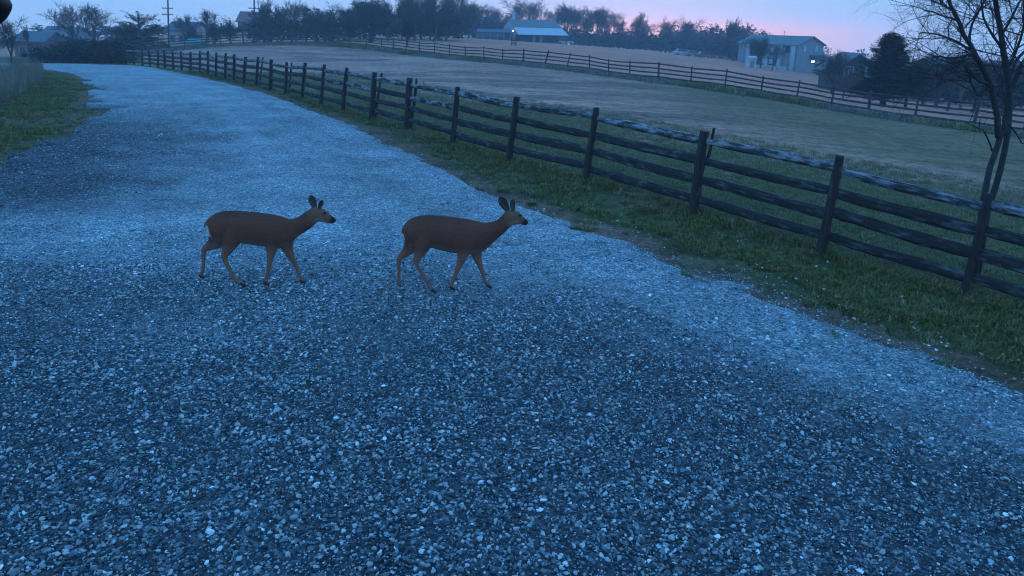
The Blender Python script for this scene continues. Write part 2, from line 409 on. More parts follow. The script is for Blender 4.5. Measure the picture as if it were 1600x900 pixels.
# ------------------------------------------------------------------ gravel road sheet
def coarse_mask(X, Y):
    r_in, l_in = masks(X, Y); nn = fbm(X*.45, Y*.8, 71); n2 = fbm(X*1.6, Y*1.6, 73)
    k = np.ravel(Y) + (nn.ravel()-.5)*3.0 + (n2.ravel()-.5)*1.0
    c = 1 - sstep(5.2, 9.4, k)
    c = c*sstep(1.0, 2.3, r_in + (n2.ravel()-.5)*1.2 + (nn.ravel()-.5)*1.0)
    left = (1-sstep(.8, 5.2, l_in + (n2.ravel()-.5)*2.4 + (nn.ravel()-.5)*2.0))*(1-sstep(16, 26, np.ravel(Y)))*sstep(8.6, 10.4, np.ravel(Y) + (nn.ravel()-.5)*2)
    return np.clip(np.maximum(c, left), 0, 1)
def gravel_mat():
    m, n, b = new_mat('blue grey crushed gravel')
    t = N(n, 'ShaderNodeTexCoord'); at = N(n, 'ShaderNodeAttribute', attribute_name='coarse')
    def vor(scale):
        v = N(n, 'ShaderNodeTexVoronoi'); v.inputs['Scale'].default_value = scale; n.links.new(t.outputs['Object'], v.inputs['Vector']); return v
    v1 = vor(48); v2 = vor(34); v3 = vor(150)
    sp = N(n, 'ShaderNodeSeparateColor'); n.links.new(v1.outputs['Color'], sp.inputs[0])
    sp2 = N(n, 'ShaderNodeSeparateColor'); n.links.new(v2.outputs['Color'], sp2.inputs[0])
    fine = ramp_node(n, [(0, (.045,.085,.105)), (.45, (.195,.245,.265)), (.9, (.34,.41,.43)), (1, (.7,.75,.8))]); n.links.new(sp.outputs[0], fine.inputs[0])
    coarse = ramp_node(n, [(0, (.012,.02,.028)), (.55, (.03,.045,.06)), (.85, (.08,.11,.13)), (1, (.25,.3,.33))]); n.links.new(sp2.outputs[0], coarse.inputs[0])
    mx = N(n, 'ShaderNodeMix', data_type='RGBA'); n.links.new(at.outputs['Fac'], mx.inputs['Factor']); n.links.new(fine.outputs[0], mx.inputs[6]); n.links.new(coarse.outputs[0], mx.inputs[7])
    big = N(n, 'ShaderNodeTexNoise'); big.inputs['Scale'].default_value = .7; big.inputs['Detail'].default_value = 7; big.inputs['Roughness'].default_value = .65; n.links.new(t.outputs['Object'], big.inputs['Vector'])
    rb = ramp_node(n, [(.3, (.68,.68,.70)), (.5, (.95,.95,.95)), (.7, (1.2,1.18,1.15))]); n.links.new(big.outputs[0], rb.inputs[0])
    mu = N(n, 'ShaderNodeMix', data_type='RGBA', blend_type='MULTIPLY'); mu.inputs['Factor'].default_value = 1
    n.links.new(mx.outputs[2], mu.inputs[6]); n.links.new(rb.outputs[0], mu.inputs[7])
    tn = N(n, 'ShaderNodeAttribute', attribute_name='tone'); md = N(n, 'ShaderNodeTexNoise'); md.inputs['Scale'].default_value = 7; md.inputs['Detail'].default_value = 8; md.inputs['Roughness'].default_value = .8
    n.links.new(t.outputs['Object'], md.inputs['Vector']); rm = ramp_node(n, [(.35, (.6,.6,.6)), (.65, (1.4,1.4,1.4))]); n.links.new(md.outputs[0], rm.inputs[0])
    m3 = N(n, 'ShaderNodeMix', data_type='RGBA', blend_type='MULTIPLY'); m3.inputs['Factor'].default_value = 1; n.links.new(mu.outputs[2], m3.inputs[6]); n.links.new(tn.outputs['Fac'], m3.inputs[7])
    m4 = N(n, 'ShaderNodeMix', data_type='RGBA', blend_type='MULTIPLY'); m4.inputs['Factor'].default_value = 1; n.links.new(m3.outputs[2], m4.inputs[6]); n.links.new(rm.outputs[0], m4.inputs[7])
    n.links.new(m4.outputs[2], b.inputs['Base Color']); b.inputs['Roughness'].default_value = .8; b.inputs['Specular IOR Level'].default_value = .3
    add = N(n, 'ShaderNodeMath', operation='ADD'); n.links.new(v1.outputs['Distance'], add.inputs[0]); n.links.new(v3.outputs['Distance'], add.inputs[1])
    bu = N(n, 'ShaderNodeBump', invert=True); bu.inputs['Strength'].default_value = .8; bu.inputs['Distance'].default_value = .012
    n.links.new(add.outputs[0], bu.inputs['Height']); n.links.new(bu.outputs[0], b.inputs['Normal'])
    return m
M['gravel'] = gravel_mat()
def road_rise(X, Y, r_in, l_in):
    e = np.minimum(r_in, l_in)
    z = .035*sstep(.0, .5, e + (fbm(X*2.5, Y*2.5, 81)-.5)*.5) - .03*(1-sstep(-.3, .05, e))
    z = z + .05*(fbm(X*.6, Y*.6, 83)-.5) + .022*(fbm(X*3, Y*3, 85)-.5)
    z = z + .10*(1-sstep(.5, 4.5, l_in))*sstep(8.5, 11, np.ravel(Y).reshape(z.shape))*(1-sstep(16, 24, np.ravel(Y).reshape(z.shape)))*fbm(X*.9, Y*.9, 89)
    z = z + .03*np.exp(-((r_in-1.7-.5*(fbm(X*.3, Y*.3, 88)-.5))/.14)**2)*(fbm(X*.9,Y*.9,87) > .45)   # low windrow left by wheels
    return z
def build_road():
    # one sheet: rows run from the right edge to the left edge
    na = 420; nc = 90
    Rr = resample(RE, na, 2)
    # left partner for each row: by matched arclength fractions of anchor pairs
    anchors = [(0, 0), (.28, .30), (.42, .48), (.6, .66), (.78, .84), (1, 1)]
    Ls = resample(LE, 1000, 2)
    V = []
    for k in range(na):
        f = k/(na-1); g = np.interp(f, [a[0] for a in anchors], [a[1] for a in anchors]); l = Ls[int(g*999)]; r = Rr[k]
        w = r - l; w = w/np.linalg.norm(w)
        V.append(np.linspace(0, 1, nc)[:, None]*((r + w*.5) - (l - w*.5))[None] + (l - w*.5)[None])
    P = np.array(V).reshape(-1, 2); X, Y = P[:, 0], P[:, 1]
    r_in, l_in = masks(X, Y)
    Z = H(X, Y) + .035 + road_rise(X, Y, r_in, l_in) - .10*(1-sstep(-.15, .12, np.minimum(r_in, l_in)+(fbm(X*3, Y*3, 91)-.5)*.5))
    i, j = np.meshgrid(np.arange(na-1), np.arange(nc-1), indexing='ij')
    Fq = np.stack([i*nc+j, i*nc+j+1, (i+1)*nc+j+1, (i+1)*nc+j], -1).reshape(-1, 4)
    me = mesh('gravel_road', np.stack([X, Y, Z], 1), Fq, M['gravel'], smooth=True)
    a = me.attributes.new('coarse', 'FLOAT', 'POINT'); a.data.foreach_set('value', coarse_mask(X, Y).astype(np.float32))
    tone = .62 + .5*fbm(r_in*1.7 + Y*.05, Y*.10, 161, 3) + .32*fbm(X*.9, Y*1.5, 163, 4) - .10*np.exp(-((r_in-1.75)/.18)**2)
    trk = sstep(7.6, 8.6, Y + (fbm(X*.4, Y*.4, 167)-.5)*1.2)*(1-sstep(9.6, 11.0, Y + (fbm(X*.4, Y*.4, 168)-.5)*1.4 + X*.06))*(1-sstep(1, 4, X)); tone = tone + .16*trk - .10*(1-sstep(1, 5, l_in))*(Y > 10)
    tone = np.where(fbm(X*.5, Y*1.2, 165) > .62, tone*.86, tone)
    a = me.attributes.new('tone', 'FLOAT', 'POINT'); a.data.foreach_set('value', tone.astype(np.float32))
    return struct('gravel_road', me)
build_road()

# ------------------------------------------------------------------ scattered stuff through geometry nodes
def scatter(name, P, S, sources, rot_full, **props):
    """points with a scale; each shows one of the source meshes, turned at random"""
    me = bpy.data.meshes.new(name); me.vertices.add(len(P)); me.vertices.foreach_set('co', np.asarray(P, np.float32).ravel())
    a = me.attributes.new('scl', 'FLOAT', 'POINT'); a.data.foreach_set('value', np.asarray(S, np.float32))
    o = link(name, me, **props)
    g = bpy.data.node_groups.new(name + ' scatter', 'GeometryNodeTree')
    g.interface.new_socket('Geometry', in_out='INPUT', socket_type='NodeSocketGeometry'); g.interface.new_socket('Geometry', in_out='OUTPUT', socket_type='NodeSocketGeometry')
    gi = g.nodes.new('NodeGroupInput'); go = g.nodes.new('NodeGroupOutput')
    jn = g.nodes.new('GeometryNodeGeometryToInstance')
    for s in sources:
        oi = g.nodes.new('GeometryNodeObjectInfo'); oi.inputs['Object'].default_value = s
        g.links.new(oi.outputs['Geometry'], jn.inputs[0])
    ip = g.nodes.new('GeometryNodeInstanceOnPoints'); ip.inputs['Pick Instance'].default_value = True
    g.links.new(gi.outputs[0], ip.inputs['Points']); g.links.new(jn.outputs[0], ip.inputs['Instance'])
    rr = g.nodes.new('FunctionNodeRandomValue'); rr.data_type = 'FLOAT_VECTOR'
    t = .5 if rot_full else .22
    rr.inputs[0].default_value = (-t, -t, 0); rr.inputs[1].default_value = (t, t, 6.283)
    g.links.new(rr.outputs[0], ip.inputs['Rotation'])
    ri = g.nodes.new('FunctionNodeRandomValue'); ri.data_type = 'INT'; ri.inputs[4].default_value = 0; ri.inputs[5].default_value = len(sources)-1; ri.inputs['Seed'].default_value = 5
    g.links.new(ri.outputs[2], ip.inputs['Instance Index'])
    na = g.nodes.new('GeometryNodeInputNamedAttribute'); na.data_type = 'FLOAT'; na.inputs[0].default_value = 'scl'
    g.links.new(na.outputs[0], ip.inputs['Scale'])
    g.links.new(ip.outputs[0], go.inputs[0])
    md = o.modifiers.new('scatter', 'NODES'); md.node_group = g
    return o
def src(name, me): return bpy.data.objects.new(name, me)
def stone_mesh(k, mat):
    import bmesh
    bm = bmesh.new(); bmesh.ops.create_icosphere(bm, subdivisions=1, radius=.5)
    rs = np.random.default_rng(100+k); sx, sy, sz = rs.uniform(.75, 1.15), rs.uniform(.6, .9), rs.uniform(.4, .65)
    cuts = [(rs.normal(size=3), rs.uniform(.22, .38)) for _ in range(7)]
    for v in bm.verts:
        p = np.array(v.co)
        for nrm, dd in cuts:
            nn = nrm/np.linalg.norm(nrm); q = p @ nn
            if q > dd: p = p - nn*(q-dd)
        p *= 1 + rs.uniform(-.08, .08)
        v.co = (p[0]*sx, p[1]*sy, p[2]*sz)
    me = bpy.data.meshes.new('stone'); bm.to_mesh(me); bm.free(); me.materials.append(mat); return me
def stone_mat(stops):
    m, n, b = new_mat('gravel stone')
    oi = N(n, 'ShaderNodeObjectInfo')
    r = ramp_node(n, stops)
    n.links.new(oi.outputs['Random'], r.inputs[0])
    t = N(n, 'ShaderNodeTexCoord'); no = N(n, 'ShaderNodeTexNoise'); no.inputs['Scale'].default_value = 3; no.inputs['Detail'].default_value = 4
    n.links.new(t.outputs['Object'], no.inputs['Vector'])
    r2 = ramp_node(n, [(.3, (.7,.7,.7)), (.7, (1.2,1.2,1.2))]); n.links.new(no.outputs[0], r2.inputs[0])
    mu = N(n, 'ShaderNodeMix', data_type='RGBA', blend_type='MULTIPLY'); mu.inputs['Factor'].default_value = 1
    n.links.new(r.outputs[0], mu.inputs[6]); n.links.new(r2.outputs[0], mu.inputs[7]); n.links.new(mu.outputs[2], b.inputs['Base Color'])
    b.inputs['Roughness'].default_value = .6; b.inputs['Specular IOR Level'].default_value = .4
    return m
M['stone'] = stone_mat([(0, (.010,.018,.024)), (.42, (.034,.054,.064)), (.62, (.11,.135,.15)), (.82, (.25,.295,.31)), (.94, (.44,.49,.50)), (.955, (.40,.32,.28)), (.97, (.30,.31,.25)), (1, (.85,.87,.9))])
M['paleston'] = stone_mat([(0, (.028,.055,.07)), (.3, (.105,.145,.165)), (.6, (.225,.28,.295)), (.88, (.39,.44,.46)), (.96, (.6,.64,.67)), (1, (.9,.92,.95))])
def frustum_points(n, y0, y1, margin=1.15, power=1.0):
    """random spots on the ground in front of the camera, denser near it"""
    u = rng.random(n); Yd = y0*(y1/y0)**(u**power)
    X = (rng.random(n)*2-1)*.78*margin*Yd
    return X, Yd
def road_z(X, Y):
    r_in, l_in = masks(X, Y)
    return H(X, Y) + .035 + road_rise(X, Y, r_in, l_in) - .10*(1-sstep(-.15, .12, np.minimum(r_in, l_in)+(fbm(X*3, Y*3, 91)-.5)*.5))
def build_gravel():
    n = 620000
    # area-uniform inside the wedge up to 10 m, thinning beyond
    u = rng.random(n); Yd = np.where(rng.random(n) < .72, np.sqrt(u*(9.6**2-2.6**2)+2.6**2), 8.5*(26/8.5)**u)
    X = (rng.random(n)*2-1)*(.86*Yd+.4)
    r_in, l_in = masks(X, Yd); e = np.minimum(r_in, l_in)
    c = coarse_mask(X, Yd)
    keep = (e > -.14 - .75*rng.random(n)**3) & (rng.random(n) < (.42 + .58*c)) 
    X, Yd, c, e = X[keep], Yd[keep], c[keep], e[keep]
    Z = road_z(X, Yd)
    zz = np.maximum(Z, H(X, Yd)+.0)
    L = rng.lognormal(0, .54, len(X))
    S = np.where(c > .3, .0080, .0058)*L*(.6+1.0*fbm(X*.8, Yd*1.1, 95))*(1+.028*Yd)
    S = np.clip(S, .004, .036)
    big = rng.random(len(X)) < .006*np.clip(c,.1,1); S[big] *= 1.45
    P = np.stack([X, Yd, zz + S*.12], 1)
    ss = [src('stone', stone_mesh(k, M['stone'])) for k in range(9)]
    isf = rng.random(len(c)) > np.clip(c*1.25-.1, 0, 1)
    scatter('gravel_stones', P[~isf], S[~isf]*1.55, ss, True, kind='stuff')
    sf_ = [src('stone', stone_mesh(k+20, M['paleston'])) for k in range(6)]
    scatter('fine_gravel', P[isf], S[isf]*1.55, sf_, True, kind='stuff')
build_gravel()

# grass
def tuft_mesh(k, mat, n=14, h=.07, spread=.05, lean=.5, w=.0035):
    rs = np.random.default_rng(300+k); V = []; Fc = []
    for i in range(n):
        a = rs.uniform(0, 6.283); r = spread*math.sqrt(rs.random()); bx, by = r*math.cos(a), r*math.sin(a)
        hh = h*rs.uniform(.5, 1.15); la = rs.uniform(0, 6.283); l = lean*hh*rs.uniform(.2, 1.1)
        dx, dy = math.cos(la)*l, math.sin(la)*l; wx, wy = -math.sin(la)*w, math.cos(la)*w
        b = len(V)
        V += [(bx-wx, by-wy, -.01), (bx+wx, by+wy, -.01), (bx+dx*.35+wx*.8, by+dy*.35+wy*.8, hh*.6), (bx+dx*.35-wx*.8, by+dy*.35-wy*.8, hh*.6), (bx+dx, by+dy, hh)]
        Fc += [(b, b+1, b+2, b+3), (b+3, b+2, b+4)]
    return mesh('tuft', V, Fc, mat)
def grass_mat(name, a, b_, c):
    m, n, b = new_mat(name); oi = N(n, 'ShaderNodeObjectInfo'); r = ramp_node(n, [(0, a), (.55, b_), (.8, tuple(.7*q+.3*w for q, w in zip(b_, c))), (1, c)])
    n.links.new(oi.outputs['Random'], r.inputs[0]); n.links.new(r.outputs[0], b.inputs['Base Color']); b.inputs['Roughness'].default_value = .8; b.inputs['Specular IOR Level'].default_value = .1
    return m
M['grass'] = grass_mat('green grass', (.085,.09,.022), (.15,.135,.036), (.34,.25,.14))
M['drygrass'] = grass_mat('dry grass', (.14,.11,.08), (.22,.18,.13), (.30,.26,.20))
M['mossgrass'] = grass_mat('pasture grass', (.13,.13,.05), (.21,.20,.09), (.32,.25,.16))
def build_grass():
    n = 330000
    u = rng.random(n); Yd = 3.0*(46/3.0)**(u**.8); X = (rng.random(n)*2-1)*(.86*Yd+1.0)
    r_in, l_in = masks(X, Yd); e = np.minimum(r_in, l_in); df, sf = sdist(X, Yd, FENCEext); past = -sf*df
    n1 = fbm(X*.9, Yd*.9, 111); n3 = fbm(X*3.2, Yd*3.2, 112)
    verge = (e < -.28-.75*n3*n1*1.6) & (past < .2)
    tail = (e < .35) & (e > -.4) & (n3 > .76) & (past < 0)
    berm = (e >= 0) & (l_in < 5.5) & (Yd > 9.5) & (Yd < 24) & (fbm(X*.55, Yd*1.3, 117) > .60)
    k = (berm & (rng.random(n) < .8)) | (verge & (rng.random(n) < np.clip(.12+1.6*(n1-.36)*2.2+.5*(n3-.5), .08, 1))) | tail
    under = (np.abs(past) < .25)
    x, y = X[k], Yd[k]; s = (.6+.9*fbm(x*1.2, y*1.2, 115))*rng.uniform(.7, 1.25, k.sum())*(1+.012*y)
    s = s*np.where(under[k], 1.35, 1.0)
    z = H(x, y)
    scatter('grass', np.stack([x, y, z], 1), s, [src('tuft', tuft_mesh(i, M['grass'], h=.052, lean=1.1)) for i in range(5)], False, kind='stuff')
    k = (past > .1) & (past < 9) & (rng.random(n) < .62*(1-sstep(2.5, 9, past)) + .13)
    x, y = X[k], Yd[k]; s = rng.uniform(.4, .9, k.sum())*(1+.035*y)
    scatter('pasture_grass', np.stack([x, y, H(x, y)], 1), s, [src('tuft', tuft_mesh(20+i, M['mossgrass'], h=.06, lean=1.1, spread=.07)) for i in range(4)], False, kind='stuff')
    # pale dead stems and fallen leaves scattered on the verge
    m = 11000; Yl = 4+rng.random(m)**1.3*24; Xl = (rng.random(m)*2-1)*(.86*Yl+1)
    r_in, l_in = masks(Xl, Yl); df, sf = sdist(Xl, Yl, FENCEext)
    k = (np.minimum(r_in, l_in) < .15) & (-sf*df < .8) & (rng.random(m) < .25+.75*(np.abs(r_in) < .8))
    V = [(-.5,-.2,0), (0,-.35,.06), (.5,-.1,.12), (.45,.2,.1), (0,.34,.05), (-.45,.2,.02)]
    lf = mesh('leaf', V, [(0,1,4,5), (1,2,3,4)], grass_mat('fallen leaf', (.20,.11,.07), (.38,.26,.18), (.55,.52,.48)))
    x, y = Xl[k], Yl[k]
    scatter('fallen_leaves', np.stack([x, y, H(x, y)+.035+.02*rng.random(k.sum())], 1), rng.uniform(.018, .045, k.sum()), [src('leaf', lf)], True, kind='stuff')
build_grass()
def weeds():
    # rank weeds along the foot of the far fence, uneven and patchy
    L = resample(FARL, 900, 1); P = []; S = []; P2 = []; S2 = []
    for i in range(26000):
        q = L[rng.integers(0, 899)]; d = rng.normal(-.6, 1.1); x, y = q[0]+rng.normal(0, .4), q[1]+d
        v = float(fbm(np.array([x*.25]), np.array([y*.12]), 131)[0])
        if v > .56 and rng.random() < .8: P.append((x, y, h1(x, y) if i % 1 else 0)); S.append(rng.uniform(.4, 1.2)*(.3+2*(v-.4)))
        elif rng.random() < .6: P2.append((x, y, 0)); S2.append(rng.uniform(.5, 1.2))
    P = np.array(P); P[:, 2] = H(P[:, 0], P[:, 1]); P2 = np.array(P2); P2[:, 2] = H(P2[:, 0], P2[:, 1])
    g = [src('weed', tuft_mesh(40+i, M['grass'], n=14, h=.36, spread=.38, lean=.9, w=.022)) for i in range(4)]
    scatter('fence_weeds', P, np.array(S), g, False, kind='stuff')
    g = [src('weed', tuft_mesh(50+i, M['drygrass'], n=14, h=.27, spread=.42, lean=1.0, w=.018)) for i in range(4)]
    scatter('dry_weeds', P2, np.array(S2), g, False, kind='stuff')
    # tall dead grass at the left edge
    P = []; S = []
    for i in range(620):
        px = rng.uniform(-60, 66); py = rng.uniform(112, 168 - max(0, px)*.65)
        P.append((px, py))
    Q = np.array([ground_at(a, b) for a, b in P]); S = rng.uniform(.45, 1.05, len(Q))
    g = [src('reed', tuft_mesh(60+i, M['drygrass'], n=16, h=1.0, spread=.16, lean=.28, w=.006)) for i in range(4)]
    scatter('tall_dry_grass', Q, S, g, False, kind='stuff')
weeds()

# ------------------------------------------------------------------ near split rail fence
def log_mesh(name, A, B, r, mat, flat=.5, wob=.02, sag=.0, n=8, sides=8, taper=1.0, upv=(0,0,1), seed=0, blunt=True):
    rs = np.random.default_rng(seed); A = np.asarray(A, float); B = np.asarray(B, float); T = B-A; Ln = np.linalg.norm(T); t = T/Ln
    up = np.asarray(upv, float); a = np.cross(t, up); a /= np.linalg.norm(a); b = np.cross(a, t)
    ph = rs.uniform(.85, 1.15, sides); V = []; G = []
    o1, o2 = rs.uniform(0, 6.28, 2); tw = rs.uniform(-.25, .25)
    for i in range(n+1):
        f = i/n; c = A + T*f + b*(wob*math.sin(f*math.pi*1.3+o1)*math.sin(f*math.pi) - sag*math.sin(f*math.pi)) + a*wob*math.sin(f*5+o2)*.6
        rr = r*(1 + (taper-1)*f)*(1+.10*rs.normal()*.6)
        if blunt and (i == 0 or i == n): rr *= .88
        for k in range(sides):
            an = 2*math.pi*(k+.5)/sides + tw*f
            ca, sa = math.cos(an), math.sin(an)
            q = max(abs(ca), abs(sa)); sq = .55/q + .45                         # squarish
            V.append(c + a*(ca*rr*flat*sq*ph[k]) + b*(sa*rr*sq*ph[k]))
            G.append((f*Ln+seed*1.37, k/sides*r*6, seed*.77))
    Fc = [(i*sides+k, i*sides+(k+1) % sides, (i+1)*sides+(k+1) % sides, (i+1)*sides+k) for i in range(n) for k in range(sides)]
    Fc += [tuple(range(sides))[::-1], tuple(range(n*sides, (n+1)*sides))]
    me = mesh(name, V, Fc, mat, smooth=False)
    at = me.attributes.new('grain', 'FLOAT_VECTOR', 'POINT'); at.data.foreach_set('vector', np.array(G, np.float32).ravel())
    return me
def near_fence():
    root = thing('split_rail_fence', 'weathered four-rail split rail fence beside the gravel road, nearest fence to the deer', 'fence', (0, 0, 0))
    base = FENCE; tops = []
    for i, (b, t) in enumerate(POSTS):
        q = at_plane(t[0], t[1], base[i][1]); h = np.clip(q[2]-base[i][2], 1.22, 1.62)
        dx = np.clip(q[0]-base[i][0], -.3, .3)
        tops.append(np.array((base[i][0]+dx, base[i][1] + rng.uniform(-.03, .03), base[i][2]+h)))
    for i in range(len(base)):
        b = base[i]; t = tops[i]; d = (t-b)
        m_ = log_mesh('post', b - d*.12, t, .052 if i == 1 else .1 if i == 7 else .082, M['post'], flat=.9, wob=.01, n=6, sides=8, taper=.92, upv=(0,1,0), seed=i+1)
        link('post', m_, root)
        if i in (7, 8, 12, 14, 3):     # a second, shorter stake set behind the post
            off = np.array((.11, .10, 0)) if i != 3 else np.array((.1, .03, 0))
            e = t + off*1.2 + np.array((.05, 0, -.02 if i != 3 else .05)); s = b + off + d*(.0 if i != 3 else .6)
            link('stake', log_mesh('stake', s, e, .05 if i != 3 else .035, M['post'], flat=.8, n=4, sides=6, taper=.8, upv=(0,1,0), seed=200+i), root)
    HT = [.875, .64, .42, .185]
    for i in range(len(base)-1):
        for k, hf in enumerate(HT):
            if i == 18 and k == 1: pass
            j1, j2 = rng.uniform(-.02, .02, 2)
            A = base[i] + (tops[i]-base[i])*(hf+j1); B = base[i+1] + (tops[i+1]-base[i+1])*(hf+j2)
            if i > 15 and k == 3 and i % 3 == 0: B = B + np.array((0, 0, .05))
            if i == 18 and k == 0: A = A + np.array((0, 0, -.28))     # one rail has slipped down
            n_ = np.array((-(B-A)[1], (B-A)[0], 0)); n_ /= np.linalg.norm(n_); n_ *= (1 if n_[1] > 0 else -1)
            A = A + n_*.03; B = B + n_*.03
            rr = (.068 if k == 0 else rng.uniform(.073, .087)); fl = .85 if k == 0 else rng.uniform(.34, .5)
            mt = M['toprail'] if (k == 0 or (k == 1 and i in (8, 9, 6))) else M['rail']
            link('rail', log_mesh('rail', A, B, rr, mt, flat=fl, wob=(.010 if k == 0 else .006), sag=rng.uniform(0, .016), n=10, sides=8, taper=rng.uniform(.8, 1.1), seed=400+i*4+k), root)
near_fence()

def far_fence():
    root = thing('far_rail_fence', 'long four-rail wooden fence across the far side of the pasture, weeds at its foot', 'fence', (0, 0, 0))
    s = np.concatenate([[0], np.cumsum(np.linalg.norm(np.diff(FARL, axis=0), axis=1))]); n = int(s[-1]/2.75)
    t = np.linspace(0, s[-1], n+1); P = np.stack([np.interp(t, s, FARL[:, 0]), np.interp(t, s, FARL[:, 1])], 1)
    base = np.concatenate([P, H(P[:, 0], P[:, 1])[:, None]], 1); top = []
    for i, b in enumerate(base):
        h = 1.35*rng.uniform(.93, 1.1); lean = rng.normal(0, .05) + (.35 if 818 < project(b)[0] < 885 else 0)
        top.append(b + np.array((lean, rng.normal(0, .04), h)))
        w = .085 if rng.random() < .25 else .06
        if project(b)[0] in (): continue
        link('post', mesh('post', *tube([b-(0,0,.1), top[-1]], [w, w*.9], 5), M['farwood']), root)
    for i in range(n):
        for hf in (.9, .68, .46, .25):
            A = base[i] + (top[i]-base[i])*(hf+rng.uniform(-.015, .015)); B = base[i+1] + (top[i+1]-base[i+1])*(hf+rng.uniform(-.015, .015))
            mid = (A+B)/2 + np.array((0, 0, rng.uniform(-.03, .02)))
            link('rail', mesh('rail', *tube([A, mid, B], [.05, .055, .045], 4, flat=.6), M['farwood']), root)
def project(P):
    d = np.asarray(P, float) - CAM; z = d @ FW
    return CX + F_PX*(d @ RT)/z, CY - F_PX*(d @ UP)/z
far_fence()

# ------------------------------------------------------------------ deer
def fur_mat():
    m, n, b = new_mat('deer coat')
    at = N(n, 'ShaderNodeAttribute', attribute_name='coat'); t = N(n, 'ShaderNodeTexCoord'); mp = N(n, 'ShaderNodeMapping'); mp.inputs['Scale'].default_value = (35, 60, 110)
    n.links.new(t.outputs['Object'], mp.inputs[0])
    no = N(n, 'ShaderNodeTexNoise'); no.inputs['Scale'].default_value = 1; no.inputs['Detail'].default_value = 5; n.links.new(mp.outputs[0], no.inputs['Vector'])
    r = ramp_node(n, [(.3, (.84,.84,.84)), (.7, (1.16,1.16,1.16))]); n.links.new(no.outputs[0], r.inputs[0])
    mu = N(n, 'ShaderNodeMix', data_type='RGBA', blend_type='MULTIPLY'); mu.inputs['Factor'].default_value = 1
    n.links.new(at.outputs['Color'], mu.inputs[6]); n.links.new(r.outputs[0], mu.inputs[7]); n.links.new(mu.outputs[2], b.inputs['Base Color'])
    b.inputs['Roughness'].default_value = .95; b.inputs['Specular IOR Level'].default_value = .08
    bu = N(n, 'ShaderNodeBump'); bu.inputs['Strength'].default_value = .45; bu.inputs['Distance'].default_value = .006
    n.links.new(no.outputs[0], bu.inputs['Height']); n.links.new(bu.outputs[0], b.inputs['Normal'])
    return m
M['coat'] = fur_mat()
M['tailhair'] = noise_mat('white tail hair', (.35,.33,.32), (.55,.52,.5), 40, bump=.3)
M['taildark'] = noise_mat('brown tail hair', (.05,.03,.022), (.09,.05,.035), 40, bump=.3)
M['ear_in'] = noise_mat('dusky inner ear', (.035,.022,.018), (.13,.095,.08), 60, bump=.3)
M['ear_out'] = noise_mat('brown outer ear', (.03,.016,.012), (.06,.034,.025), 60, bump=.3)
M['nose'] = noise_mat('black nose', (.006,.006,.007), (.014,.013,.013), 60, rough=.45, bump=.3)
M['hoof'] = noise_mat('dark hoof', (.012,.010,.009), (.03,.025,.022), 60, rough=.5, bump=.2)
m_, n_, b_ = new_mat('dark eye'); b_.inputs['Base Color'].default_value = (.004,.003,.003,1); b_.inputs['Roughness'].default_value = .12; b_.inputs['Specular IOR Level'].default_value = .5; M['eye'] = m_
M['lid'] = noise_mat('pale eyelid', (.20,.16,.13), (.3,.25,.2), 50, bump=.1)

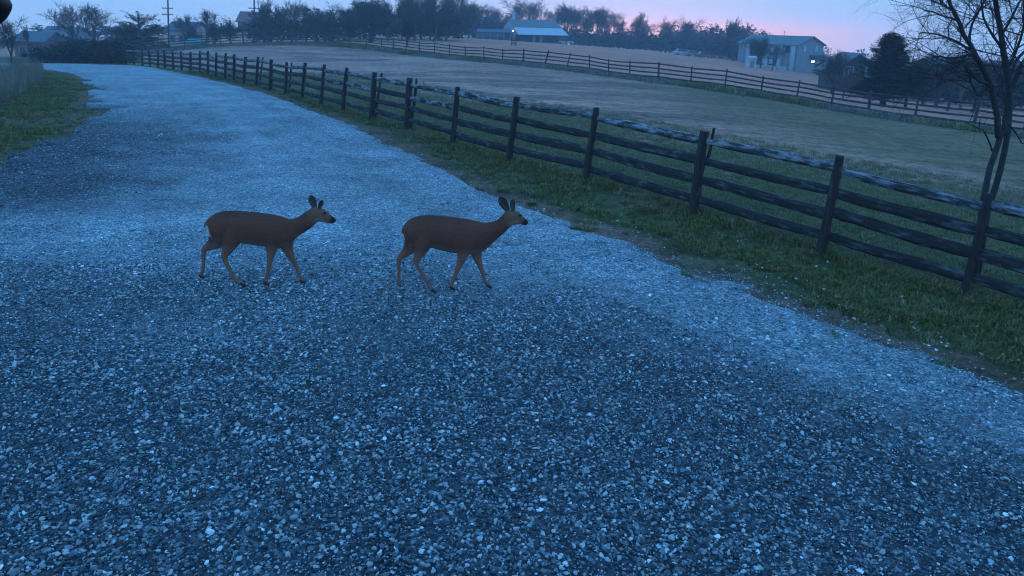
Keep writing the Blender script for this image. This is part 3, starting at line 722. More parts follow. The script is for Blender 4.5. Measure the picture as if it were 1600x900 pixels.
def build_deer(ox, oy, D, label, Yc):
    def P(x, y, dy=0.0): return at_plane(ox + x/4.5, oy + y/4.5, Yc + dy)
    base = P(*D['foot']); base[2] = h1(base[0], base[1]) + .05
    root = thing('deer', label, 'deer', base, 0, 'deer walking across the gravel road')
    px2m = zc(P(500, 400))/F_PX/4.5
    V = []; Fc = []
    def put(vf):
        b = len(V); V.extend(vf[0]); Fc.extend([tuple(i+b for i in f) for f in vf[1]])
    def section_loft(secs, sides=20, yo=0.0):
        """secs: (centre point, half-height vector, half width)"""
        v = []; f = []
        for c, hv, hw in secs:
            for k in range(sides):
                a = 2*math.pi*k/sides; v.append(c + hv*math.sin(a) + np.array((0, 1, 0))*hw*math.cos(a))
        n = len(secs)
        for i in range(n-1):
            for k in range(sides): f.append((i*sides+k, i*sides+(k+1) % sides, (i+1)*sides+(k+1) % sides, (i+1)*sides+k))
        f += [tuple(range(sides))[::-1], tuple(range((n-1)*sides, n*sides))]
        return v, f
    secs = []
    for x, t, bt, wf in D['torso']:
        a, b = P(x, t), P(x, bt); secs.append(((a+b)/2, (a-b)/2, np.linalg.norm(a-b)/2*wf))
    put(section_loft(secs))
    secs = []
    for (tx, ty), (bx, by), wf in D['neck']:
        a, b = P(tx, ty), P(bx, by); secs.append(((a+b)/2, (a-b)/2, np.linalg.norm(a-b)/2*wf))
    put(section_loft(secs, 16))
    secs = []
    for (tx, ty), (bx, by), wf in D['head']:
        a, b = P(tx, ty), P(bx, by); secs.append(((a+b)/2, (a-b)/2, np.linalg.norm(a-b)/2*wf))
    put(section_loft(secs, 16))
    for leg, dy in D['legs']:
        pts = []; rad = []
        for i, (x, y, r) in enumerate(leg):
            f = min(1, i/2.0); pts.append(P(x, y, dy*(.30+.70*f))); rad.append(r*px2m)
        # smooth the chain
        Q = [np.append(p, r) for p, r in zip(pts, rad)]; q = [Q[0]]
        for a, b in zip(Q[:-1], Q[1:]): q += [a*.75+b*.25, a*.25+b*.75]
        q.append(Q[-1]); put(tube([c[:3] for c in q], [c[3]*.85 for c in q], 10, True, 1.3, (0, 1, 0)))
        # hoof
        x, y, r = leg[-1]; hx, hy = D['hoofdir']
    V = np.array(V) - base
    me = mesh('body_raw', V, Fc, M['coat']); tmp = bpy.data.objects.new('tmp', me); COL.objects.link(tmp)
    md = tmp.modifiers.new('r', 'REMESH'); md.mode = 'VOXEL'; md.voxel_size = .0085
    ms = tmp.modifiers.new('s', 'SMOOTH'); ms.factor = .5; ms.iterations = 5
    dg = bpy.context.evaluated_depsgraph_get(); out = bpy.data.meshes.new_from_object(tmp.evaluated_get(dg)); out.name = 'body'
    COL.objects.unlink(tmp); bpy.data.objects.remove(tmp)
    out.materials.clear(); out.materials.append(M['coat'])
    out.polygons.foreach_set('use_smooth', np.ones(len(out.polygons), bool))
    co = np.empty(len(out.vertices)*3, np.float32); out.vertices.foreach_get('co', co); co = co.reshape(-1, 3)
    nr = np.empty(len(out.vertices)*3, np.float32); out.vertex_normals.foreach_get('vector', nr); nr = nr.reshape(-1, 3)
    brown = np.array((.165, .056, .035)); dark = np.array((.085, .030, .020)); grey = np.array((.32, .135, .082)); white = np.array((.30, .22, .17)); red = np.array((.14, .055, .032))
    col = np.tile(brown, (len(co), 1)); h = co[:, 2]; zt = (P(400, D['torso'][5][1]) - base)[2]; zb = (P(450, D['torso'][6][2]) - base)[2]
    def mix(w, c):
        nonlocal col; col = col*(1-w[:, None]) + c*w[:, None]
    mix(sstep(zt-.10, zt+.02, h)*.8, dark)
    mix((1-sstep(zb-.12, zb+.03, h))*.75, grey)                       # legs
    chest = P(600, 500)-base; bel = sstep(-.25, -.75, nr[:, 2])*sstep(.35, .5, h/zt)*(1-sstep(zb+.10, zb+.2, h))
    mix(bel*.45, white)
    hd = P(*D['eye'])-base; dh = np.hypot(co[:, 0]-hd[0], co[:, 2]-hd[2])
    mix((1-sstep(.10, .24, dh))*.6, grey)
    no_ = P(*D['nose'])-base; dn = np.hypot(co[:, 0]-no_[0], co[:, 2]-no_[2])
    thr = P(*D['throat'])-base; mix((1-sstep(.04, .085, np.hypot(co[:, 0]-thr[0], co[:, 2]-thr[2])))*.7, white)
    br = P(D['eye'][0]+55, D['eye'][1]-4)-base
    mix((1-sstep(.015, .06, np.abs((co[:, 2]-br[2]) + (co[:, 0]-br[0])*.9)))*(1-sstep(.05,.12,dh))*.7, dark*.6)
    mix((1-sstep(.035, .07, dn))*.9, np.array((.02,.016,.016)))
    rp = P(D['torso'][0][0]+5, D['torso'][0][1]+60)-base
    mix((1-sstep(.05, .13, np.hypot(co[:, 0]-rp[0], co[:, 2]-rp[2])))*.5*(nr[:, 0] < .2), red)
    w0, w1 = P(*D['tailwhite'][0])-base, P(*D['tailwhite'][1])-base; sg = w1-w0
    tt = np.clip(((co[:, 0]-w0[0])*sg[0] + (co[:, 2]-w0[2])*sg[2])/(sg[0]**2+sg[2]**2), 0, 1)
    dd_ = np.hypot(co[:, 0]-w0[0]-tt*sg[0], co[:, 2]-w0[2]-tt*sg[2]); mix((1-sstep(.008, D['whitew'], dd_))*.95, np.array((.52,.48,.46)))
    cn = .85+.3*fbm(co[:, 0]*6, co[:, 2]*6, 141); col = col*cn[:, None]
    C = np.ones((len(co), 4), np.float32); C[:, :3] = col
    at = out.color_attributes.new('coat', 'FLOAT_COLOR', 'POINT'); at.data.foreach_set('color', C.ravel())
    link('body', out, root)
    # hooves: two-toed wedges
    for leg, dy in D['legs']:
        x, y, r = leg[-1]; x0, y0, _ = leg[-2]
        a = P(x0, y0, dy) - base; c = P(x, y, dy) - base
        dirv = c-a; dirv /= np.linalg.norm(dirv); fwd = np.array((1, 0, -.15)) if D['hoofdir'][0] > 0 else np.array((1, 0, -.1))
        mb = MB()
        for sgn in (-1, 1):
            s = c + np.array((0, sgn*.011, 0)) - dirv*.012
            mb.tube([s + np.array((-.014,0,.012)), s + fwd*.012 + np.array((0,0,-.008)), s + fwd*.042 + np.array((0,0,-.020))], [.016, .0165, .007], 7, True, 0, .75)
        mb.build('hoof', M['hoof'], root, True)
    # eye on each side, nose, ears, tail
    hw = D['eyew']
    for sgn in (-1, 1):
        c = P(D['eye'][0], D['eye'][1], sgn*hw) - base; mb = MB(); v, f = uvs(c, (.0165, .010, .0135), 12, 8); mb.add(v, f); e = mb.build('eye', M['eye'], root, True)
        mb = MB(); pts = [c + np.array((math.cos(a)*.021, -sgn*.001, math.sin(a)*.017)) for a in np.linspace(.35, 2.9, 8)]; mb.tube(pts, [.0035]*8, 5); mb.build('eyelid', M['lid'], root, True)
    mb = MB(); v, f = uvs(P(*D['nose'])-base, (.018, .020, .016), 12, 8); mb.add(v, f); mb.build('nose', M['nose'], root, True)
    for (bx, by), (tx, ty), wid, dy, face in D['ears']:
        A = P(bx, by, dy*.6)-base; B = P(tx, ty, dy*1.3)-base; ax = B-A; L = np.linalg.norm(ax); ax /= L
        fc = np.array(face, float); fc -= ax*(fc@ax); fc /= np.linalg.norm(fc); sd = np.cross(ax, fc)
        v = []; f = []; fm = []; nu, nv = 12, 9
        for side in (0, 1):
            for i in range(nu+1):
                u = i/nu; w = wid*px2m*(.42+.58*math.sin(min(1, u*1.35)*math.pi/2)) * math.sqrt(max(0, 1-max(0, (u-.45)/.55)**2.0)) 
                for j in range(nv):
                    s_ = -1+2*j/(nv-1); cup = (1-s_*s_)*w*.75*(1-.45*u)
                    v.append(A + ax*(u*L) + sd*(s_*w) - fc*(cup + (.004 if side else 0)))
        off = (nu+1)*nv
        for i in range(nu):
            for j in range(nv-1):
                q = (i*nv+j, i*nv+j+1, (i+1)*nv+j+1, (i+1)*nv+j); f.append(q); fm.append(0); f.append(tuple(off+k for k in q[::-1])); fm.append(1)
            for j in (0, nv-1):
                f.append((i*nv+j, (i+1)*nv+j, off+(i+1)*nv+j, off+i*nv+j)); fm.append(1)
        link('ear', mesh('ear', v, f, [M['ear_in'], M['ear_out']], fm, True), root)
    t0, t1, t2 = [P(*q)-base for q in D['tail']]
    mb = MB(); mb.tube([t0, t1, t2, t2*1.0+(t2-t1)*.35], [.014, .020, .015, .005], 10, True, 0, .7); tail = mb.build('tail', M['taildark'], root, True)
    if False:
        w0 = P(*D['tailwhite'][0])-base; w1 = P(*D['tailwhite'][1])-base; mb = MB(); mb.tube([w0, (w0+w1)/2+np.array((.004,0,0)), w1], [.010, .021, .008], 8, True, 0, 2.2); mb.build('tail_underside', M['tailhair'], tail, True)
    return root
def uvs(c, r, nu=12, nv=8):
    V = [np.asarray(c)+np.array((0, 0, r[2]))]; Fc = []
    for i in range(1, nv):
        t = math.pi*i/nv
        for j in range(nu):
            a = 2*math.pi*j/nu; V.append(np.asarray(c)+np.array((r[0]*math.sin(t)*math.cos(a), r[1]*math.sin(t)*math.sin(a), r[2]*math.cos(t))))
    V.append(np.asarray(c)-np.array((0, 0, r[2])))
    for j in range(nu): Fc.append((0, 1+j, 1+(j+1) % nu)); Fc.append((len(V)-1, 1+(nv-2)*nu+(j+1) % nu, 1+(nv-2)*nu+j))
    for i in range(nv-2):
        for j in range(nu): Fc.append((1+i*nu+j, 1+(i+1)*nu+j, 1+(i+1)*nu+(j+1) % nu, 1+i*nu+(j+1) % nu))
    return V, Fc
D2 = dict(foot=(400, 785), hoofdir=(1, 0),
    torso=[(170,350,372,.9),(178,332,400,.72),(192,312,432,.72),(215,288,462,.70),(250,268,482,.66),(300,255,482,.64),(350,252,478,.63),(400,253,486,.64),(450,257,500,.66),(500,263,511,.68),(550,269,519,.68),(600,276,524,.66),(650,284,528,.62),(700,294,520,.58),(745,305,500,.52),(780,320,462,.5)],
    neck=[((690,300),(720,520),.5),((752,304),(760,497),.5),((800,300),(812,448),.5),((840,285),(850,412),.52),((868,262),(890,378),.52),((893,232),(925,345),.52),((915,218),(950,322),.5)],
    head=[((885,240),(915,300),.7),((905,222),(935,322),.62),((935,213),(955,322),.62),((965,216),(975,320),.62),((990,226),(998,318),.58),((1010,246),(1015,320),.52),((1028,264),(1028,324),.5),((1044,280),(1040,326),.5),((1054,290),(1050,322),.5),((1060,298),(1057,316),.5)],
    legs=[([(290,395,85),(262,430,78),(240,468,56),(205,508,33),(152,553,20),(149,590,14.5),(149,650,12.5),(151,700,12),(152,738,13),(156,758,13)], .085),
          ([(325,400,78),(318,450,62),(303,503,42),(281,548,27),(266,583,19),(286,620,14.5),(318,668,13),(346,722,12.5),(372,766,13),(394,786,13)], -.085),
          ([(640,410,72),(614,480,54),(597,540,34),(577,600,21),(560,640,17),(543,682,13),(527,722,12.5),(515,748,14),(520,768,13)], -.075),
          ([(690,430,66),(688,500,44),(703,560,28),(722,612,18),(736,648,15.5),(748,688,12),(757,722,12),(772,742,12.5),(784,754,12)], .075)],
    eye=(1002,254), eyew=.047, nose=(1047,307), throat=(965,322),
    ears=[((920,230),(858,122),33,.035,(-.05,-1,-.1)),((958,230),(944,142),28,-.035,(.75,-.65,0))],
    tail=[(188,350),(180,372),(200,425)], tailwhite=[(182,378),(194,415)], whitew=.010)
D1 = dict(foot=(600, 750), hoofdir=(1, 0),
    torso=[(186,300,326,.9),(192,288,352,.72),(206,274,384,.72),(230,255,412,.70),(262,237,435,.66),(300,225,442,.64),(350,221,440,.63),(400,222,442,.64),(450,225,451,.66),(500,229,458,.68),(550,234,464,.68),(600,240,470,.66),(650,247,478,.62),(700,257,484,.58),(750,271,474,.52),(785,290,440,.5)],
    neck=[((700,270),(730,486),.5),((765,279),(790,458),.5),((812,274),(826,410),.5),((850,258),(870,382),.52),((890,230),(912,356),.52),((925,205),(950,322),.52),((945,196),(975,300),.5)],
    head=[((915,215),(945,290),.7),((940,197),(965,298),.62),((968,196),(985,299),.62),((995,202),(1005,301),.62),((1020,212),(1025,304),.58),((1042,228),(1042,308),.52),((1062,246),(1056,312),.5),((1082,262),(1070,314),.5),((1096,273),(1084,310),.5),((1104,282),(1095,302),.5)],
    legs=[([(300,365,85),(282,405,74),(258,440,52),(216,468,32),(174,487,20),(172,525,15),(171,585,13),(168,635,12.5),(160,664,13),(146,684,12)], .085),
          ([(385,365,80),(372,420,62),(348,476,42),(327,518,28),(314,547,20),(330,588,15.5),(358,640,13),(386,692,12.5),(412,724,13),(448,740,12)], -.085),
          ([(672,385,72),(654,450,50),(647,510,31),(640,560,20),(632,602,16.5),(624,650,12.5),(614,692,12.5),(606,718,14),(606,736,13)], -.075),
          ([(738,390,66),(750,460,46),(775,515,30),(797,562,20),(818,600,16.5),(834,642,12.5),(848,680,12),(856,704,12.5),(862,722,12.5)], .075)],
    eye=(1022,236), eyew=.047, nose=(1093,289), throat=(995,302),
    ears=[((955,208),(924,112),28,.035,(.2,-1,-.1)),((988,212),(1003,148),26,-.03,(.85,-.5,0))],
    tail=[(190,305),(186,325),(210,378)], tailwhite=[(210,332),(226,384)], whitew=.042)
build_deer(590, 280, D2, 'brown deer walking to the right in front, ears held wide, nearer the fence', ground_at(690, 455)[1] - .14)
build_deer(280, 280, D1, 'brown deer following behind with white showing at its tail and one hind hoof lifted', ground_at(390, 446)[1] - .14)

# ------------------------------------------------------------------ bare trees
def grow(seed, height, trunk_r, spread=.6, levels=5, trunk_frac=.3, first=None, kids=(3, 5), twig=.012, up=.25, droop=0):
    """returns (limb verts/faces, twig verts/faces): a branching skeleton grown from the ground"""
    rs = np.random.default_rng(seed); limb = MB(); tw = MB()
    def branch(p, d, L, r, lev):
        n = 4 if lev < 2 else 3; pts = [p]; q = p.copy(); dd = d.copy()
        for i in range(n):
            dd = dd + rs.normal(0, .13 + .04*lev, 3); dd[2] += up*.25 - droop*.12*lev; dd /= np.linalg.norm(dd); q = q + dd*L/n; pts.append(q.copy())
        r1 = max(r*.55, twig*.5); rad = [r + (r1-r)*i/n for i in range(n+1)]
        (limb if lev < 3 else tw).tube(pts, rad, 6 if lev < 2 else (4 if lev == 2 else 3), lev < 1)
        if lev >= levels: return
        k = rs.integers(kids[0], kids[1]+1) + (1 if lev >= 2 else 0)
        for j in range(k):
            f = rs.uniform(.35, 1) if j else 1.0; i = min(int(f*n), n-1); o = pts[i] + (pts[i+1]-pts[i])*(f*n-i)
            a = rs.normal(0, 1, 3); a -= dd*(a@dd); a /= np.linalg.norm(a)
            nd = dd*(1-spread*rs.uniform(.5, 1)) + a*spread*rs.uniform(.6, 1.1); nd[2] += up*.5; nd /= np.linalg.norm(nd)
            branch(o, nd, L*rs.uniform(.55, .82), max(rad[i]*rs.uniform(.5, .72), twig), lev+1)
    H0 = height*trunk_frac; top = np.array((rs.normal(0, .03)*height, rs.normal(0, .03)*height, H0))
    limb.tube([np.array((0, 0, -.2)), np.array((0, 0, .15)), top*.5 + rs.normal(0, .04, 3), top], [trunk_r*1.35, trunk_r, trunk_r*.85, trunk_r*.75], 8)
    nb = rs.integers(4, 6)
    for j in range(nb):
        a = 6.283*j/nb + rs.uniform(-.5, .5); s = spread*rs.uniform(.5, 1.0) if j else .1
        d = np.array((math.cos(a)*s, math.sin(a)*s, 1.0)); d /= np.linalg.norm(d)
        branch(top*(rs.uniform(.7, 1) if j else 1), d, height*(1-trunk_frac)*.42, trunk_r*.55, 1)
    return limb, tw
def norm_h(limb, tw, height):
    z = max(v[2] for v in tw.V) if tw.V else max(v[2] for v in limb.V); s = height/z
    for mb in (limb, tw): mb.V = [(v[0]*s, v[1]*s, v[2]*s) for v in mb.V]
TREES = {}
def proto_bare(key, seed, mat, **kw):
    l, t = grow(seed, 10, **kw); norm_h(l, t, 10)
    TREES[key] = (mesh('trunk', l.V, l.F, mat), mesh('crown', t.V, t.F, mat))
for k in range(4):
    proto_bare(f'bare{k}', 11+k, M['far_bark'], trunk_r=.26, spread=.62+.06*k, levels=5, kids=(3, 4), twig=.022, up=.3)
for k in range(2):
    proto_bare(f'pink{k}', 31+k, M['pinktwig'], trunk_r=.2, spread=.5, levels=5, kids=(3, 4), twig=.02, up=.45)
proto_bare('oak', 44, M['bark'], trunk_r=.5, spread=.95, levels=4, kids=(5, 7), twig=.05, up=.1, trunk_frac=.28)
proto_bare('tall', 52, M['far_bark'], trunk_r=.2, spread=.35, levels=5, kids=(3, 4), twig=.022, up=.6, trunk_frac=.22)
def leafcloud(n, blobs, size, rs, flat=.6):
    """blobs: (centre, radii); leaf-sized triangles spread unevenly through the volume, with gaps"""
    V = np.empty((n*3, 3)); w = np.array([b[1][0]*b[1][2] for b in blobs]); w = w/w.sum(); idx = rs.choice(len(blobs), n, p=w)
    C = np.array([b[0] for b in blobs])[idx]; Rr = np.array([b[1] for b in blobs])[idx]
    d = rs.normal(size=(n, 3)); d /= np.linalg.norm(d, axis=1)[:, None]; rad = rs.random(n)**.45
    ctr = C + d*Rr*rad[:, None]
    for k in range(3):
        o = rs.normal(size=(n, 3)); o[:, 2] *= flat; V[k::3] = ctr + o*size*(.5+rs.random((n, 1)))
    return V, np.arange(n*3).reshape(-1, 3)
def proto_leafy(key, seed, mat, shape, n=9000, size=.16, nb=170):
    """branches leave the stem and carry leaf-sized faces in sprays, so the outline stays ragged with gaps"""
    rs = np.random.default_rng(seed); l = MB(); Bs = []
    l.tube([(0,0,-.2), (0,0,1.5), (.1,.05,5), (0,0,9.0)], [.3, .24, .15, .03], 7)
    for i in range(nb):
        a = rs.uniform(0, 6.28); ca, sa = math.cos(a), math.sin(a)
        if shape == 'cone':
            z = .7 + 8.8*rs.random()**1.15; w = (10.3-z)*.40*rs.uniform(.55, 1.12) + .15; z2 = z + w*rs.uniform(-.05, .45)
        elif shape == 'round':
            z = rs.uniform(1.6, 6.5); e = rs.uniform(.1, 1.35); rad = rs.uniform(2.0, 3.9); w = rad*math.cos(e); z2 = min(9.9, 4.9 + rad*1.22*math.sin(e)*rs.uniform(.85, 1.1) - rs.random()*2.2)
        elif shape == 'layered':
            z = rs.uniform(1.5, 8.5); w = 5.2*math.sqrt(max(.04, 1-((z-3.5)/6.4)**2))*rs.uniform(.5, 1.05); z2 = z + rs.uniform(-.3, .9)
        else:
            z = rs.uniform(.3, 4); e = rs.uniform(.15, 1.4); rad = rs.uniform(3, 6.5); w = rad*math.cos(e); z2 = min(9.8, rad*1.4*math.sin(e))
        o = np.array((0, 0, z*(.8 if shape != 'shrub' else .3))); t = np.array((ca*w, sa*w, z2)); mid = (o+t)/2 + np.array((0, 0, .25)) + rs.normal(0, .12, 3)
        Bs.append((o, mid, t)); 
        if i % 2 == 0: l.tube([o, mid, t], [.07, .045, .015], 3, False)
    V = np.empty((n*3, 3)); idx = rs.integers(0, nb, n); dens = rs.uniform(.3, 1, nb); idx = np.where(rs.random(n) < dens[idx], idx, rs.integers(0, nb, n))
    O, Mi, T_ = [np.array([b[q] for b in Bs])[idx] for q in range(3)]
    f = (.25+.8*rs.random(n)**.7)[:, None]; P = (1-f)**2*O + 2*f*(1-f)*Mi + f*f*T_
    P = P + rs.normal(size=(n, 3))*np.array((.30, .30, .17 if shape in ('layered', 'cone') else .28))*(1.15-f*.55)
    for k in range(3): V[k::3] = P + rs.normal(size=(n, 3))*np.array((1, 1, .6))*size*(.4+.9*rs.random((n, 1)))
    TREES[key] = (mesh('trunk', l.V, l.F, M['far_bark']), mesh('crown', V, np.arange(n*3).reshape(-1, 3), mat))
for k in range(2): proto_leafy(f'round{k}', 61+k, M['dullleaf'], 'round', 8000, .13)
proto_leafy('layered0', 65, M['dullleaf'], 'layered', 11000, .13, 130); proto_leafy('layered1', 67, M['dullleaf'], 'layered', 11000, .13, 130)
proto_leafy('shrub0', 71, M['dullleaf'], 'shrub', 7000, .2); proto_leafy('shrub1', 73, M['dullleaf'], 'shrub', 7000, .2)
proto_leafy('cone', 77, M['ever'], 'cone', 52000, .085, 380)
for k in range(3): proto_bare(f'fan{k}', 81+k, M['far_bark'], trunk_r=.24, spread=.66, levels=4, kids=(4, 5), twig=.034, up=.34, trunk_frac=.24)
def tree(kind, px, top, Y, width, name, label, cat='tree', group=None, base=None, sink=0):
    """width: crown width over the prototype's own proportions"""
    b = col_at(px, Y) if base is None else np.array(base)
    b = b - np.array((0, 0, sink)); q = at_plane(px, top, Y); h = max(q[2]-b[2], .5)*(1.06 if 'shrub' not in kind and kind != 'cone' else 1.0)
    t = thing(name, label, cat, b, random.uniform(0, 6.28), group)
    tr, cr_ = TREES[kind]; s = h/10; t.scale = (s*width, s*width, s)
    link('trunk', tr, t); link('crown', cr_, t)
    return t
G1 = 'bare trees along the horizon'; G2 = 'dark bushy trees along the horizon'
def T(*a, **k): tree(*a, **k)
T('fan0', 116, 5, 95, 1.15, 'bare_tree', 'broad bare tree left of its twin on the left skyline, above the road end', group=G1)
T('fan2', 152, 7, 95, 1.2, 'bare_tree', 'second bare tree on the left skyline, half hidden by dark foliage on its right', group=G1)
T('fan0', 14, 22, 46, .8, 'bare_tree', 'bare tree cut by the left edge of the photo, thin branch reaching right', group=G1)
T('tall', 45, 38, 80, .6, 'bare_tree', 'small spindly bare tree between the left edge and the pale-roofed house', group=G1)
T('layered0', 220, 16, 88, 1.25, 'evergreen_tree', 'wide dark evergreen with layered sprays, left of the first utility pole', 'tree', G2)
T('layered1', 195, 36, 84, 1.3, 'evergreen_tree', 'lower dark evergreen in front of the layered one, behind the near fence end', 'tree', G2)
T('fan1', 290, 22, 120, 1.0, 'bare_tree', 'bare reddish tree just right of the first utility pole', group=G1)
T('fan2', 322, 15, 120, 1.1, 'bare_tree', 'bare spreading tree above the turquoise shed', group=G1)
T('round1', 302, 38, 115, 1.2, 'bushy_tree', 'round dark tree beside the turquoise shed, left of a taller one', group=G2)
T('round0', 335, 33, 112, 1.2, 'bushy_tree', 'round dark tree right of the turquoise shed', group=G2)
T('round1', 360, 25, 112, 1.15, 'bushy_tree', 'tall rounded dark tree left of the red-roofed house', group=G2)
T('round1', 415, 8, 112, .75, 'bushy_tree', 'tall dark tree just right of the second utility pole', group=G2)
T('round0', 438, 2, 112, .8, 'bushy_tree', 'second tall dark tree right of the second utility pole', group=G2)
T('fan0', 455, -2, 114, .9, 'bare_tree', 'bare tree rising out of the dark clump right of the second pole', group=G1)
T('bare1', 478, 4, 114, 1.0, 'bare_tree', 'hazy bare tree at the right end of the dark clump', group=G1)
T('round0', 494, 18, 112, 1.1, 'bushy_tree', 'dark bushy tree in the dip left of the dark spreading oak', group=G2)
T('round1', 520, 20, 114, 1.1, 'bushy_tree', 'low bushy tree further left of the dark spreading oak', group=G2)
T('fan0', 508, 8, 116, 1.0, 'bare_tree', 'bare tree above the low bushy trees left of the oak', group=G1)
T('fan0', 545, 8, 108, 1.0, 'bare_tree', 'bare tree touching the left side of the dark oak', group=G1)
T('round1', 546, 22, 106, .75, 'bushy_tree', 'small bushy tree on a forked stem, beside the oak on its left', group=G2)
T('oak', 579, -8, 104, .95, 'oak_tree', 'large dark bare oak with a thick trunk and wide crown behind the far fence', group=None)
T('fan2', 606, 0, 118, 1.0, 'bare_tree', 'tall thin bare tree just right of the dark oak', group=G1)
T('tall', 628, -6, 118, 1.0, 'bare_tree', 'upright bare tree behind the small leafy tree at the far fence', group=G1)
T('tall', 648, -14, 120, 1.0, 'bare_tree', 'upright bare tree left of the tall dark pair', group=G1)
T('round1', 637, 24, 92, .75, 'bushy_tree', 'dull green small tree standing right at the far fence, right of the oak', group=G2)
T('round0', 672, -18, 125, .75, 'bushy_tree', 'very tall dark tree cut by the top edge, left of its pair', group=G2)
T('round1', 697, -16, 125, .75, 'bushy_tree', 'very tall dark tree cut by the top edge, right of its pair', group=G2)
T('bare3', 684, -25, 123, 1.0, 'bare_tree', 'bare tree showing through the tall dark pair', group=G1)
T('fan1', 744, 2, 165, .9, 'bare_tree', 'bare tree behind the dark stable, left of the pink glow', group=G1)
T('round0', 722, 14, 150, 1.1, 'bushy_tree', 'rounded dark tree above the white parked car', group=G2)
T('pink0', 768, 8, 200, .9, 'bare_tree', 'pink-lit thin bare tree behind the stable roof', group=G1)
T('pink1', 780, 14, 205, .9, 'bare_tree', 'smaller pink-lit bare tree left of the barn roof', group=G1)
T('round1', 792, 22, 195, 1.0, 'bushy_tree', 'dark bushy tree at the left end of the barn roof', group=G2)
T('fan0', 808, -4, 210, 1.0, 'bare_tree', 'bare tree rising behind the left end of the barn', group=G1)
T('fan0', 830, -5, 205, 1.05, 'bare_tree', 'broad bare tree rising over the middle of the barn roof', group=G1)
T('pink1', 853, 14, 215, 1.0, 'bare_tree', 'pink-lit bare tree behind the right end of the barn', group=G1)
T('pink0', 868, 10, 220, .9, 'bare_tree', 'pink-lit thin tree left of the pointed tree behind the barn', group=G1)
T('tall', 879, 5, 215, 1.2, 'bare_tree', 'pointed dense tree at the right end of the barn', group=G1)
T('bare1', 898, 12, 205, 1.1, 'bare_tree', 'bare tree just right of the pointed tree', group=G1)
T('fan2', 932, 11, 195, 1.2, 'bare_tree', 'wide bare tree right of the barn, tallest before the gap of pink sky', group=G1)
T('bare0', 952, 20, 200, 1.1, 'bare_tree', 'bare tree at the right shoulder of the wide one, before the pink gap', group=G1)
T('bare1', 918, 24, 190, 1.1, 'bare_tree', 'lower bare tree between the barn and the wide one', group=G1)
T('pink1', 968, 30, 210, 1.1, 'bare_tree', 'low pink-lit tree in the gap before the lone tall tree', group=G1)
T('tall', 991, 17, 200, 1.0, 'bare_tree', 'narrow bare tree standing alone against the pink sky', group=G1)
T('pink0', 1011, 31, 205, 1.1, 'bare_tree', 'small brownish bare tree right of the narrow lone one', group=G1)
T('fan0', 1041, 27, 190, .95, 'bare_tree', 'round-headed bare tree, left of two on the right skyline', group=G1)
T('fan0', 1075, 27, 185, 1.05, 'bare_tree', 'fan-shaped bare tree, right of two on the right skyline', group=G1)
T('tall', 1148, 27, 170, 1.1, 'bare_tree', 'pale narrow bare tree at the left end of the two-storey building', group=G1)
T('pink1', 1164, 36, 172, .8, 'bare_tree', 'thin bare tree touching the left roof of the two-storey building', group=G1)
T('pink0', 1100, 48, 190, 1.3, 'bare_tree', 'low bush-like bare tree halfway to the two-storey building', group=G1)
T('pink1', 1128, 50, 180, 1.3, 'bare_tree', 'low bare tree left of the pale narrow one', group=G1)
T('round0', 1193, 52, 126, .75, 'bushy_tree', 'dark tree in front of the balconies of the two-storey building', group=G2)
T('bare2', 1180, 58, 128, .9, 'bare_tree', 'bare tree in front of the left wing of the two-storey building', group=G1)
T('cone', 1395, 46, 51, 1.45, 'evergreen_tree', 'large dark pointed evergreen behind the far fence on the right')
T('round1', 1432, 80, 52, .9, 'bushy_tree', 'dusky twiggy tree leaning on the right side of the evergreen', group=G2)
T('bare1', 1312, 78, 62, .8, 'bare_tree', 'brushy tree in front of the gabled house, left of the evergreen', group=G1)
T('round0', 1310, 82, 66, .8, 'bushy_tree', 'dark bush at the left end of the gabled house', group=G2)
T('pink0', 1330, 112, 50, 1.7, 'thicket_shrub', 'brown twiggy thicket between the two-storey building and the evergreen', 'shrub')
T('bare3', 1460, 92, 60, 1.2, 'bare_tree', 'brushy bare tree between the evergreen and the tree at the fence', group=G1)
T('bare0', 1500, 98, 56, 1.3, 'bare_tree', 'brushy bare tree behind the left branches of the tree at the fence', group=G1)
T('bare2', 1540, 92, 58, 1.3, 'bare_tree', 'brushy bare tree right behind the trunk of the tree at the fence', group=G1)
T('bare1', 1590, 88, 58, 1.3, 'bare_tree', 'brushy bare tree at the right edge, beyond the far fence', group=G1)
# hedges and shrubs
for px, top, Y, w, k, lab in [(20,88,44,1.5,'shrub0','dark low shrub at the left edge, above the tall dry grass'), (48,91,47,1.3,'shrub1','dark shrub where the road meets the left edge'),
      (170,82,60,1.0,'shrub0','dark shrub at the far bend of the road, left of the first fence post'), (186,84,59,1.0,'shrub1','reddish dark shrub against the end of the near fence'),
      (150,78,70,1.3,'shrub1','hazy shrub under the left bare trees'), (120,82,75,1.2,'shrub0','low shrub left of the road bend'), (85,80,78,1.2,'shrub1','shrub under the pale-roofed house'), (104,76,80,1.3,'shrub0','dark shrub at the foot of the first bare tree on the left skyline'), (140,72,82,1.4,'shrub1','dark shrub between the two bare trees of the left skyline'), (60,86,66,1.2,'shrub1','dark shrub over the far mouth of the road'), (34,78,70,1.3,'shrub0','dark shrub hiding the foot of the long low house')]:
    T(k, px, top, Y, w*.8, 'shrub', lab, 'shrub', group='shrubs round the bend of the road')
def thicket():
    rs = np.random.default_rng(15); blobs = []
    for i in range(90):
        px = rs.uniform(58, 196); Y = rs.uniform(60, 69); b = col_at(px, Y); h = rs.uniform(.5, 1.5) + .5*(px > 100)
        blobs.append(((b[0], b[1], b[2]+h*.45), (rs.uniform(.7, 1.5), rs.uniform(.6, 1.2), h*.6)))
    v, f = leafcloud(26000, blobs, .09, rs); link('roadside_thicket', mesh('roadside_thicket', v, f, M['dullleaf']), kind='stuff')
thicket()
